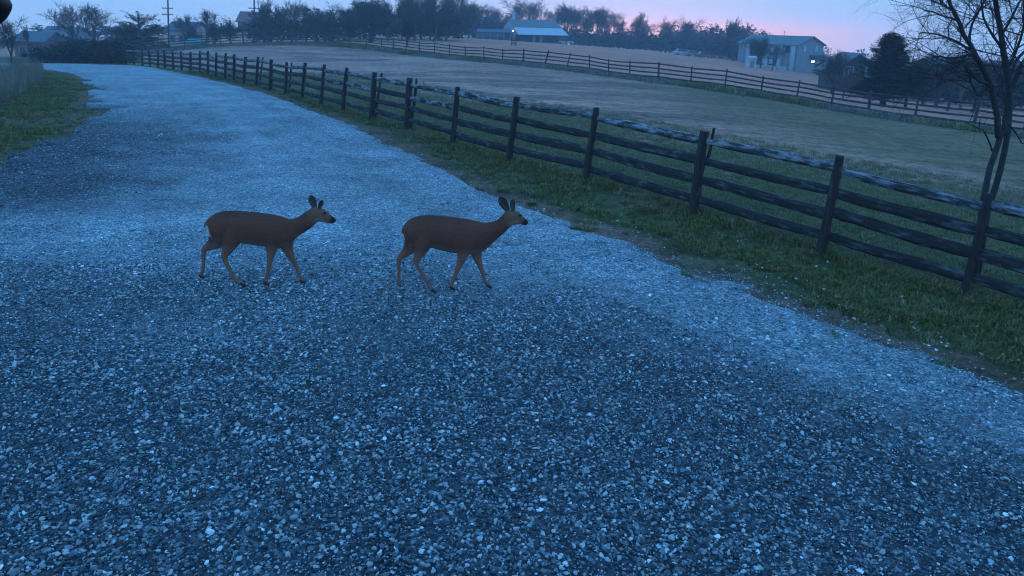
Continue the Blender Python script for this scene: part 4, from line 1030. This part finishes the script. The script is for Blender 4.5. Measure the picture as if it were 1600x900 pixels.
T('tall', 424, -4, 122, 1.1, 'bare_tree', 'bare tree standing over the two dark trees right of the second pole', group=G1)
T('bare3', 530, 4, 124, 1.2, 'bare_tree', 'hazy wide bare tree in the dip, left of the dark oak', group=G1)
T('fan2', 562, 0, 128, 1.2, 'bare_tree', 'bare tree filling the gap at the left of the dark oak crown', group=G1)
T('fan0', 658, -16, 128, 1.1, 'bare_tree', 'leafless tree cut by the top edge, left of the tall dark pair', group=G1)
T('fan1', 716, -6, 140, 1.1, 'bare_tree', 'leafless tree just right of the tall dark pair', group=G1)
T('bare2', 732, 6, 150, 1.2, 'bare_tree', 'bare tree over the white parked car', group=G1)
T('pink0', 886, 6, 215, 1.3, 'bare_tree', 'warm brown bare tree over the right end of the barn roof', group=G1)
T('pink1', 912, 10, 205, 1.4, 'bare_tree', 'warm brown broad tree right of the barn', group=G1)
T('pink0', 945, 14, 205, 1.4, 'bare_tree', 'warm brown tree at the right shoulder of the wide bare tree', group=G1)
T('bare3', 1212, 66, 122, .9, 'bare_tree', 'thin bare tree across the balconies of the two-storey building', group=G1)
T('bare0', 1480, 84, 64, 1.4, 'bare_tree', 'brushy bare tree hiding the grey house at the right', group=G1)
T('pink1', 1520, 80, 66, 1.5, 'bare_tree', 'reddish brushy tree left of the stems of the tree at the fence', group=G1)
def wood_edge():
    rs = np.random.default_rng(5); V = []; blobs = []
    segs = [(-150, 70, 125, 62, 90), (60, 400, 165, 44, 66), (60, 260, 110, 62, 90), (395, 560, 118, 22, 52), (560, 720, 128, 20, 52), (600, 800, 230, 22, 60), (700, 800, 190, 34, 60), (860, 1200, 215, 44, 80), (900, 1180, 195, 56, 84), (1130, 1240, 175, 60, 95), (1270, 1360, 240, 80, 105), (1290, 1700, 120, 98, 150), (1400, 1700, 75, 118, 165)]
    for x0, x1, Y, y0, y1 in segs:
        for px in np.arange(x0, x1, 6.0):
            Yj = Y*rs.uniform(.97, 1.05); b = col_at(px, Yj); top = at_plane(px, y0 + rs.uniform(-7, 16), Yj)[2]
            r = Yj/1100*rs.uniform(9, 17); h = max(1.0, top-b[2])
            blobs.append(((b[0], b[1], b[2]+h*.55), (r, r*.8, h*.5)))
    v, f = leafcloud(90000, blobs, .34, rs)
    link('distant_woodland', mesh('distant_woodland', v, f, M['farwood_mass']), kind='stuff')
wood_edge()

# the bare tree at the fence on the right: main stems measured, twigs grown
def fence_tree():
    b = ground_at(1505, 462); Yt = b[1]+.42; base = np.array((at_plane(1520, 445, Yt)[0], Yt, 0)); base[2] = h1(base[0], base[1])
    root = thing('bare_tree', 'leafless tree with two dark stems behind the nearest fence post on the right', 'tree', base)
    rs = np.random.default_rng(8); limb = MB(); tw = MB()
    def Q(x, y, dy=0): return at_plane(x, y, Yt+dy) - base
    stems = [([(1520,448,.0,11),(1530,360,.0,10),(1538,300,.02,9),(1550,250,.05,8.5),(1566,205,.08,8)], 0),
             ([(1524,440,.05,10),(1540,340,.08,9.5),(1560,280,.1,9),(1574,220,.12,8.5),(1577,150,.14,7.5),(1572,100,.16,6.5),(1562,40,.2,5.5),(1550,-40,.25,4.5),(1545,-110,.3,3)], 1),
             ([(1560,215,.05,7),(1556,170,.0,6.5),(1545,125,-.05,6.2),(1532,97,-.08,5.8),(1512,62,-.1,4.8),(1496,30,-.14,4.2),(1480,0,-.18,3.4),(1462,-50,-.22,2.6)], 1),
             ([(1568,210,.1,6.5),(1572,160,.2,6),(1590,120,.3,5),(1610,60,.38,4),(1625,0,.45,3)], 1),
             ([(1574,140,.14,4.5),(1585,100,.2,4),(1596,85,.25,3.4),(1620,60,.3,2.5)], 1),
             ([(1548,130,.0,3.6),(1530,128,-.2,3),(1508,100,-.3,2.4),(1495,105,-.4,1.8)], 1),
             ([(1545,126,.0,3),(1528,155,-.15,2.6),(1518,130,-.2,2.2),(1512,110,-.25,1.8)], 1),
             ([(1532,97,-.08,3.8),(1518,84,.15,3),(1495,92,.3,2.2),(1462,88,.4,1.6)], 1),
             ([(1520,80,-.1,3),(1490,62,.1,2.4),(1462,52,.2,1.8),(1436,52,.25,1.2)], 1),
             ([(1514,66,-.1,3),(1520,30,.1,2.5),(1540,0,.2,2),(1550,-20,.25,1.6)], 1),
             ([(1500,38,-.1,2.8),(1482,26,-.3,2.2),(1462,22,-.4,1.6),(1440,14,-.5,1.1)], 1),
             ([(1567,75,.18,3.4),(1545,52,.0,2.6),(1535,20,-.1,2.1),(1530,-20,-.2,1.6)], 1),
             ([(1572,110,.16,3.6),(1592,70,.1,2.8),(1600,30,.0,2.2),(1598,-20,-.05,1.8)], 1),
             ([(1565,55,.2,3.2),(1585,20,.3,2.5),(1600,-10,.35,2)], 1),
             ([(1550,235,.0,2.2),(1540,205,-.2,1.6),(1524,198,-.3,1.2),(1506,190,-.35,.8)], 2),
             ([(1530,202,-.25,1.1),(1532,190,-.3,.9),(1536,182,-.3,.6)], 2),
             ([(1574,190,.1,2.4),(1592,215,.1,1.8),(1600,225,.2,1.2),(1612,235,.3,.8)], 2)]
    s = zc(Q(1550, 100)+base)/F_PX
    def twigs(pts, rad, lev, dens):
        seglen = sum(np.linalg.norm(b_-a_) for a_, b_ in zip(pts[:-1], pts[1:])); k = max(2, int(seglen*dens))
        for _ in range(k):
            i = rs.integers(0, len(pts)-1); f = rs.random(); o = pts[i]*(1-f)+pts[i+1]*f; dd = pts[i+1]-pts[i]; dd = dd/np.linalg.norm(dd)
            a = rs.normal(0, 1, 3); a -= dd*(a@dd); a /= np.linalg.norm(a); nd = dd*.5 + a*rs.uniform(.6, 1); nd[2] += .15; nd /= np.linalg.norm(nd)
            L = {1: rs.uniform(.3, .85), 2: rs.uniform(.16, .42), 3: rs.uniform(.07, .2)}[lev]; r0 = min(rad[i]*.55, {1: .0075, 2: .0042, 3: .0028}[lev])
            q = [o]; 
            for t in range(3): nd = nd + rs.normal(0, .2, 3); nd /= np.linalg.norm(nd); q.append(q[-1]+nd*L/3)
            rr = [r0, r0*.85, r0*.7, r0*.45]; tw.tube(q, rr, 4 if lev == 1 else 3, False)
            if lev < 3: twigs(q, rr, lev+1, dens*1.7)
    for st, lev in stems:
        pts = [np.append(Q(x, y, dy), r*s*(.52 if r > 7 else .68)) for x, y, dy, r in st]; q = [pts[0]]
        for a_, b_ in zip(pts[:-1], pts[1:]): q += [a_*.75+b_*.25, a_*.25+b_*.75]
        q.append(pts[-1]); P3 = [c[:3] + rs.normal(0, .006, 3) for c in q]; R3 = [c[3] for c in q]
        limb.tube(P3, R3, 8)
        if lev: 
            st_ = len(P3)//2 if st[0][1] > 300 else 1
            twigs(P3[st_:], R3[st_:], 1 if lev == 1 else 2, 7.6 if lev == 1 else 3)
    limb.build('trunk', M['bark'], root, True); tw.build('crown', M['bark'], root)
fence_tree()

# ------------------------------------------------------------------ buildings
def wall_mat(name, c, scale=1.2): return noise_mat(name, tuple(v*.82 for v in c), tuple(min(1, v*1.1) for v in c), scale, bump=.1, rough=.9)
M['w_pale'] = wall_mat('pale grey siding', (.40,.44,.47)); M['w_blue'] = wall_mat('blue grey siding', (.23,.26,.285)); M['w_cream'] = wall_mat('cream render', (.45,.38,.34))
M['w_salmon'] = wall_mat('dull salmon brick', (.17,.10,.09)); M['w_dark'] = wall_mat('dark boards and shade', (.05,.05,.055)); M['w_white'] = wall_mat('white paint', (.5,.5,.5))
M['r_grey'] = wall_mat('grey shingle roof', (.10,.12,.14), 3); M['r_blue'] = wall_mat('grey metal roof', (.15,.16,.17), 3); M['r_pale'] = wall_mat('pale metal roof', (.46,.47,.48), 3); M['r_red'] = wall_mat('red roof', (.25,.09,.08), 3)
M['turq'] = wall_mat('turquoise paint', (.08,.28,.30)); M['trim'] = wall_mat('dull trim', (.22,.24,.27)); M['red'] = wall_mat('red paint', (.40,.05,.05))
m_, n_, b_ = new_mat('window glass'); b_.inputs['Base Color'].default_value = (.05,.06,.08,1); b_.inputs['Roughness'].default_value = .12; b_.inputs['Specular IOR Level'].default_value = .6; M['glass'] = m_
M['curtain'] = wall_mat('pane with pale blind', (.5,.55,.6)); M['lit'] = emit_mat('lit window', (.75,.9,1.0), 1.6); M['lamp'] = emit_mat('lamp light', (1,.93,.75), 4)
def side_frame(side, L, Wd):
    # maps (u along wall, v up, d outward) to local coordinates; front = y 0 side
    if side == 'front': return lambda u, v, d: (u, -d, v)
    if side == 'right': return lambda u, v, d: (L + d, u, v)
    if side == 'left': return lambda u, v, d: (-d, Wd-u, v)
def wbox(fr, u0, u1, v0, v1, d0, d1):
    c = [fr(u, v, d) for u in (u0, u1) for v in (v0, v1) for d in (d0, d1)]
    return c, [(0,1,3,2),(4,6,7,5),(0,4,5,1),(2,3,7,6),(0,2,6,4),(1,5,7,3)]
def add_window(root, fr, u, v, w, h, pane='glass', frame='trim', name='window', crossbar=True):
    t = .09; mb = MB()
    for a in [(u-w/2-t, u+w/2+t, v-t, v, 0, .08), (u-w/2-t, u+w/2+t, v+h, v+h+t, 0, .08), (u-w/2-t, u-w/2, v, v+h, 0, .08), (u+w/2, u+w/2+t, v, v+h, 0, .08)]:
        mb.add(*wbox(fr, *a))
    if crossbar: mb.add(*wbox(fr, u-.03, u+.03, v, v+h, .01, .06))
    f = mb.build(name, M[frame], root)
    mb = MB(); mb.add(*wbox(fr, u-w/2, u+w/2, v, v+h, .0, .03)); mb.build('pane', M[pane], f)
    return f
def house(name, label, cat, loc, rz, L, Wd, eave, ridge, wall, roof, wins=(), over=.4, hip=0, ridge_along='x', doors=(), chimney=None):
    root = thing(name, label, cat, loc, rz)
    mb = MB()
    if ridge_along == 'x': mb.poly_prism([(0, -1.5), (Wd, -1.5), (Wd, eave), (Wd/2, ridge), (0, eave)], 0, 0, L)
    else: mb.poly_prism([(0, -1.5), (L, -1.5), (L, eave), (L/2, ridge), (0, eave)], 1, 0, Wd)
    mb.build('wall', M[wall], root)
    mb = MB(); th = .16
    A, B = (Wd, L) if ridge_along == 'x' else (L, Wd)
    sl = (ridge-eave)/(A/2)
    e0, e1 = (-over, eave-over*sl+.02), (A/2, ridge+.02)
    pts = [e0, e1, (A+over, eave-over*sl+.02), (A+over, eave-over*sl+.02+th), (A/2, ridge+.02+th), (-over, eave-over*sl+.02+th)]
    mb.poly_prism(pts, 0 if ridge_along == 'x' else 1, -over, B+over); rf = mb.build('roof', M[roof], root)
    if chimney:
        x, y, z0, z1, s = chimney; mb = MB(); mb.box(x-s, x+s, y-s, y+s, z0, z1); mb.box(x-s*1.2, x+s*1.2, y-s*1.2, y+s*1.2, z1+.004, z1+.15); mb.build('chimney', M[wall], rf)
    for side, u, v, w, h, pane in wins: add_window(root, side_frame(side, L, Wd), u, v, w, h, pane)
    for side, u, w, h, mt in doors:
        fr = side_frame(side, L, Wd); mb = MB(); mb.add(*wbox(fr, u-w/2, u+w/2, 0, h, 0, .07)); dd = mb.build('door', M[mt], root)
        mb = MB(); mb.add(*wbox(fr, u+w*.3, u+w*.38, 1.0, 1.1, .07, .13)); mb.build('handle', M['trim'], dd)
    return root
def H0(px, Y, rz=0): return col_at(px, Y)

# two-storey building on the right: long gallery side to the left, gable end to the right
b = at_plane(1242, 110, 132); b[2] = h1(b[0], b[1]) + .2
L, Wd = 12.2, 9.6; rz = -math.radians(50)
org = b + np.array((-L*math.cos(rz), -L*math.sin(rz), 0))
bld = house('two_storey_building', 'blue-grey two-storey building with gabled end, galleries and a lit window on the right skyline', 'building', org, rz, L, Wd, 4.5, 6.0, 'w_blue', 'r_blue',
      wins=[('right', 2.6, 3.4, 1.0, 1.1, 'curtain'), ('right', 6.9, 3.3, 1.0, 1.1, 'curtain'), ('right', 6.1, 1.35, 1.3, .38, 'lit'), ('right', 8.0, 1.1, .5, .4, 'lit')])
fr = side_frame('front', L, Wd)
for v0, v1 in ((.5, 1.9), (2.6, 4.0)):
    mb = MB(); mb.add(*wbox(fr, 2.5, 8.6, v0, v1, .0, .05)); g = mb.build('gallery_shade', M['w_dark'], bld)  # flat dark panel; the recessed gallery's shade is put into its colour
    mb = MB()
    for u in np.arange(2.6, 8.6, .45): mb.add(*wbox(fr, u, u+.05, v0, v0+.75, .052, .1))
    mb.add(*wbox(fr, 2.5, 8.6, v0+.754, v0+.84, .052, .12)); mb.build('railing', M['w_dark'], g)
    for u in (3.6, 5.4, 7.2): add_window(bld, lambda a, b_, c: fr(a, b_, c+.055), u, v0+.5, .7, .8, 'curtain', crossbar=False)
for u in (2.3, 6.3, 9.0, 11.6):
    mb = MB(); mb.add(*wbox(fr, u-.35, u+.35, -.8, 4.4, .13, .5)); mb.build('pillar', M['w_pale'], bld)
mb = MB(); mb.add(*wbox(fr, 9.9, 10.7, 3.1, 4.3, .0, .06)); mb.build('shutter', M['w_dark'], bld)
frr = side_frame('right', L, Wd); mb = MB()
mb.add([frr(4.6, 2.7, 0.01), frr(9.2, 2.7, 0.01), frr(9.2, 2.3, 1.1), frr(4.6, 2.3, 1.1), frr(4.6, 2.6, 0.01), frr(9.2, 2.6, 0.01), frr(9.2, 2.2, 1.1), frr(4.6, 2.2, 1.1)],
       [(0,1,2,3),(7,6,5,4),(0,3,7,4),(1,5,6,2),(2,6,7,3),(0,4,5,1)]); mb.build('awning', M['w_dark'], bld)
mb = MB(); mb.box(6.8, 6.86, 4.2, 4.26, 5.6, 7.1); mb.box(6.4, 7.3, 4.22, 4.25, 6.8, 6.85); mb.build('antenna', M['trim'], bld)
# left wing and its low pale shed
lw = at_plane(1158, 98, 150); lw[2] = h1(lw[0], lw[1])
house('low_house', 'low dark-roofed wing of the two-storey building, behind bare branches', 'house', lw, -math.radians(14), 8.0, 8, 2.4, 4.4, 'w_dark', 'r_grey', wins=[('front', 2, 1, 1, 1.1, 'curtain'), ('front', 6, 1, 1.1, 1.1, 'curtain')])
sh = at_plane(1169, 99, 124); sh[2] = h1(sh[0], sh[1])
house('garden_shed', 'small white shed left of the two-storey building', 'shed', sh, 0, 1.4, 1.4, 1.5, 1.75, 'w_white', 'r_pale', over=.08, doors=[('front', .7, .7, 1.2, 'trim')])
# low garden wall of panels in front of it
gw = thing('garden_wall', 'low pale blue-grey wall in front of the two-storey building', 'wall', b + np.array((0, 0, 0)), rz)
for k in range(7):
    mb = MB(); mb.box(-13.3+k*1.9, -13.3+k*1.9+1.8, -3.0, -2.85, -1.4, .75); mb.build('panel', M['w_pale'], gw)
    mb = MB(); mb.box(-13.3+k*1.9+1.802, -13.3+k*1.9+1.898, -3.05, -2.8, -1.4, .85); mb.build('post', M['w_blue'], gw)

# barn
bb = at_plane(796, 67, 180); bb[2] = h1(bb[0], bb[1]); rb = math.radians(20)
barn = house('barn', 'white-walled barn with a long pale metal lean-to roof beyond the upper field', 'barn', bb + np.array((1.2, 0, 0)), rb, 12.2, 8.5, 3.7, 5.4, 'w_pale', 'r_blue', over=.3, wins=[('left', 4.2, 3.2, .9, .9, 'curtain')], chimney=(1.2, 4.2, 5, 7.2, .35))
mb = MB(); mb.add([(-.4,-.31,3.62),(12.6,-.31,3.62),(12.9,-4.0,2.0),(-.4,-4.0,2.0),(-.4,-.31,3.5),(12.6,-.31,3.5),(12.9,-4.0,1.88),(-.4,-4.0,1.88)], [(0,1,2,3)[::-1],(7,6,5,4)[::-1],(0,3,7,4),(1,5,6,2),(2,6,7,3),(0,4,5,1)]); mb.build('lean_to_roof', M['r_pale'], barn)
for k in range(7):
    mb = MB(); mb.box(.1+k*2.05, .25+k*2.05, -3.9, -3.75, -1, 1.87); mb.build('post', M['w_dark'], barn)
mb = MB(); mb.box(.3, 12, -.12, -.004, 0, 1.9); mb.build('lean_to_shade', M['w_dark'], barn)  # dark sheet: shade under the lean-to put into its colour
for x in (4.8, 6.6): mb = MB(); mb.box(x, x+.9, -.2, -.125, .0, 1.7); mb.build('door', M['w_pale'], barn)
mb = MB(); v, f = uvs((-.6, -.5, 2.7), (.15, .15, .15), 8, 6); mb.add(v, f); mb.build('lamp', M['lamp'], barn)
st = at_plane(743, 63, 178); st[2] = h1(st[0], st[1])
stable = house('stable', 'long low dark stable left of the barn', 'stable', st, math.radians(3), 8.4, 4, 1.9, 2.5, 'w_dark', 'r_grey', over=.2)
for k in range(5): mb = MB(); mb.box(.3+k*1.65, .45+k*1.65, -.16, -.004, 0, 1.85); mb.build('post', M['w_blue'], stable)
for k in range(4): add_window(stable, side_frame('front', 8.4, 4), 1.25+k*1.65, .9, .9, .6, 'glass', 'w_blue')

# houses on the left and in the middle distance
def at_base(px, Y): return col_at(px, Y)
house('left_house', 'pale-roofed house on the left skyline beside the bare trees', 'house', at_base(64, 108), math.radians(6), 4.4, 6, 3.0, 4.2, 'w_blue', 'r_blue', wins=[('front', 1.2, 1.0, .7, .9, 'glass'), ('front', 3.2, 1.0, .7, .9, 'curtain')])
house('long_house', 'long low purple-grey house at the far left', 'house', at_base(20, 104), math.radians(3), 4.2, 6, 2.3, 3.5, 'w_salmon', 'r_grey', wins=[('front', 1.2, .7, .8, .8, 'glass'), ('front', 3.0, .7, .8, .8, 'glass')])
house('salmon_house', 'salmon-fronted house low behind the fence, right of the first utility pole', 'house', at_base(262, 128), 0, 4.8, 6, 2.7, 4.0, 'w_cream', 'r_grey', wins=[('front', .9, .7, .7, 1.1, 'glass'), ('front', 2.4, .7, .7, 1.1, 'glass'), ('front', 3.9, .7, .7, 1.1, 'glass')], chimney=(1, 3, 3, 4.6, .25))
house('turquoise_shed', 'small turquoise shed behind the far left fence', 'shed', at_base(291, 112), 0, 2.6, 2, 1.2, 1.6, 'turq', 'turq', over=.1, doors=[('front', .7, .7, 1.0, 'trim')])
house('red_roof_house', 'red-roofed house left of the second utility pole', 'house', at_base(373, 165), 0, 5.2, 6, 2.6, 4.6, 'w_salmon', 'r_red', wins=[('front', 1.2, .9, .8, 1, 'glass'), ('front', 3.6, .9, .8, 1, 'glass')])
house('middle_house', 'dark-roofed house half hidden behind the large bare oak', 'house', at_base(584, 150), 0, 5.5, 6, 2.6, 4.3, 'w_pale', 'r_grey', wins=[('front', 1.2, .9, .9, 1, 'curtain'), ('front', 3.8, .9, .9, 1, 'curtain')])
hb = at_plane(1302, 130, 78); hb[2] = h1(hb[0], hb[1])
house('gabled_house', 'dark house with a front gable, left of the large evergreen', 'house', hb, math.radians(-8), 4.6, 6, 2.2, 3.9, 'w_dark', 'r_grey', ridge_along='y', wins=[('front', 1.4, 1.6, .8, 1.0, 'glass'), ('front', 3.5, 1.6, .8, 1.0, 'curtain')])
hg = at_plane(1462, 140, 92); hg[2] = h1(hg[0], hg[1])
house('grey_house', 'grey-roofed house behind the bare branches at the right', 'house', hg, math.radians(5), 7.2, 6, 3.0, 4.7, 'w_dark', 'r_grey', wins=[('front', 1.6, 1.9, .8, .9, 'curtain'), ('front', 4.6, 1.9, .8, .9, 'curtain')])
house('edge_house', 'dim house at the right edge behind the bare tree', 'house', np.array((at_plane(1570, 140, 96)[0], 96, h1(at_plane(1570, 140, 96)[0], 96))), math.radians(-5), 6, 6, 3.2, 5.0, 'w_pale', 'r_grey', wins=[('front', 1.6, 1.4, .8, .9, 'glass'), ('front', 4.2, 1.4, .8, .9, 'curtain')])

# parked cars, seen small
M['tyre'] = noise_mat('tyre rubber', (.01,.01,.01), (.02,.02,.02), 10, bump=0)
def car(px, Y, paint, label, rz=0, lit=False):
    p = at_base(px, Y); r = thing('parked_car', label, 'car', p, rz, 'cars parked beyond the upper field')
    mb = MB(); mb.poly_prism([(-2.1,.28),(2.1,.28),(2.15,.62),(1.9,.82),(1.0,.9),(-1.6,.95),(-2.1,.85)], 1, -.85, .85); mb.build('body', M[paint], r)
    mb = MB(); mb.poly_prism([(-1.7,.93),(.95,.9),(.35,1.36),(-1.2,1.42)], 1, -.74, .74); c = mb.build('cabin', M['glass'], r)
    mb = MB(); mb.poly_prism([(-1.22,1.40),(.34,1.34),(.2,1.42),(-1.1,1.48)], 1, -.75, .75); mb.build('roof', M[paint], r)
    for x in (-1.35, 1.35):
        for y in (-.86, .86):
            mb = MB(); a = np.linspace(0, 2*math.pi, 13)[:-1]; mb.poly_prism([(x+.32*math.cos(t), .32+.32*math.sin(t)) for t in a], 1, y-.09, y+.09); w = mb.build('wheel', M['tyre'], r)
            mb = MB(); mb.poly_prism([(x+.17*math.cos(t), .32+.17*math.sin(t)) for t in a], 1, y-.1, y+.1); mb.build('rim', M['trim'], w)
    for y in (-.6, .6): mb = MB(); mb.box(2.1, 2.17, y-.14, y+.14, .58, .72); mb.build('headlight', M['trim'], r)
car(723, 172, 'w_white', 'white car parked left of the dark stable', .1)
car(884, 186, 'w_white', 'pale car parked at the right end of the barn', -.1)
car(1104, 168, 'red', 'red car parked under the trees right of the skyline pair', .2)
car(1068, 172, 'w_pale', 'grey car parked under the fan-shaped bare tree', .1)
car(1086, 170, 'w_blue', 'dull blue car between the grey and the red one', .1)

# utility poles
def pole(px, Y, top, label):
    p = at_base(px, Y); q = at_plane(px, top, Y); r = thing('utility_pole', label, 'utility pole', p, 0, 'utility poles on the left skyline')
    h = q[2]-p[2]; mb = MB(); mb.tube([(0,0,-.3),(q[0]-p[0],0,h)], [.16,.11], 8); mb.build('shaft', M['farwood'], r)
    zz = at_plane(px, 13, Y)[2]-p[2]
    for dz in (0, -1.0):
        mb = MB(); ox = (q[0]-p[0])*(zz+dz)/h; mb.box(ox-.9, ox+.9, -.24, -.13, zz+dz-.06, zz+dz+.06); c = mb.build('crossarm', M['farwood'], r)
        for x in (-.8, -.3, .3, .8): mb = MB(); mb.tube([(x+ox,-.17,zz+dz+.062),(x+ox,-.17,zz+dz+.2)], [.05,.04], 6); mb.build('insulator', M['trim'], c)
pole(262, 118, -12, 'slender utility pole left of the pair, above the salmon-fronted house')
pole(397, 124, -14, 'utility pole right of the pair, in front of the red-roofed house')

# feed trough and gate post standing in the upper field
p = at_base(684, 118); fd = thing('feed_trough', 'brown wooden feed trough alone on the upper field', 'feed trough', p)
mb = MB(); mb.box(-.75,.75,-.3,.3,.3,.62); mb.build('trough', M['farwood'], fd)
for x in (-.65, .65):
    for y in (-.22, .22): mb = MB(); mb.box(x-.05,x+.05,y-.05,y+.05,-.05,.298); mb.build('leg', M['farwood'], fd)
p = at_base(803, 120); gp = thing('gate', 'short dark gate between two posts on the upper field, below the barn', 'gate', p)
for x in (-.35, .35): mb = MB(); mb.box(x-.08,x+.08,-.08,.08,-.1,1.3); mb.build('post', M['farwood'], gp)
for z in (.3, .55, .8, 1.05): mb = MB(); mb.box(-.268,.268,-.03,.03,z-.07,z+.07); mb.build('board', M['farwood'], gp)

# black rounded thing that just enters the top left corner, close to the camera
def corner():
    Yc = 1.6; c = at_plane(-9, 8, Yc); r = zc(c)/F_PX
    V = []; Fc = []; prof = [(0,-10),(10,-8),(17,-2),(20,6),(18,14),(13,22),(7,30),(0,36),(-14,44),(-24,30),(-26,5),(-16,-8)]
    n = len(prof)
    for dy, s in ((-.03,.55),(-.024,.85),(-.012,1),(.012,1),(.024,.85),(.03,.55)):
        for x, y in prof: V.append((x*s*r, dy, -(y-8)*s*r))
    for i in range(5):
        for k in range(n): Fc.append((i*n+k, i*n+(k+1) % n, (i+1)*n+(k+1) % n, (i+1)*n+k))
    Fc += [tuple(range(n))[::-1], tuple(range(5*n, 6*n))]
    m_ = noise_mat('matt black plastic', (.003,.003,.003), (.006,.006,.006), 30, rough=.6, bump=.1)
    link('dark_object', mesh('dark_object', V, Fc, m_, smooth=True), None, tuple(map(float, c)), 0, label='black rounded object poking into the top left corner of the photo', category='object')
corner()

# ------------------------------------------------------------------ evening haze
def haze():
    m = bpy.data.materials.new('evening haze'); m.use_nodes = True; n = m.node_tree; n.nodes.clear()
    v = n.nodes.new('ShaderNodeVolumePrincipled'); o = n.nodes.new('ShaderNodeOutputMaterial')
    v.inputs['Density'].default_value = .00125; v.inputs['Color'].default_value = (.85, .9, 1, 1); v.inputs['Anisotropy'].default_value = 0
    n.links.new(v.outputs[0], o.inputs['Volume'])
    mb = MB(); mb.box(-648, 648, -648, 648, -34, 34); mb.build('haze', m, None, kind='stuff')
haze()
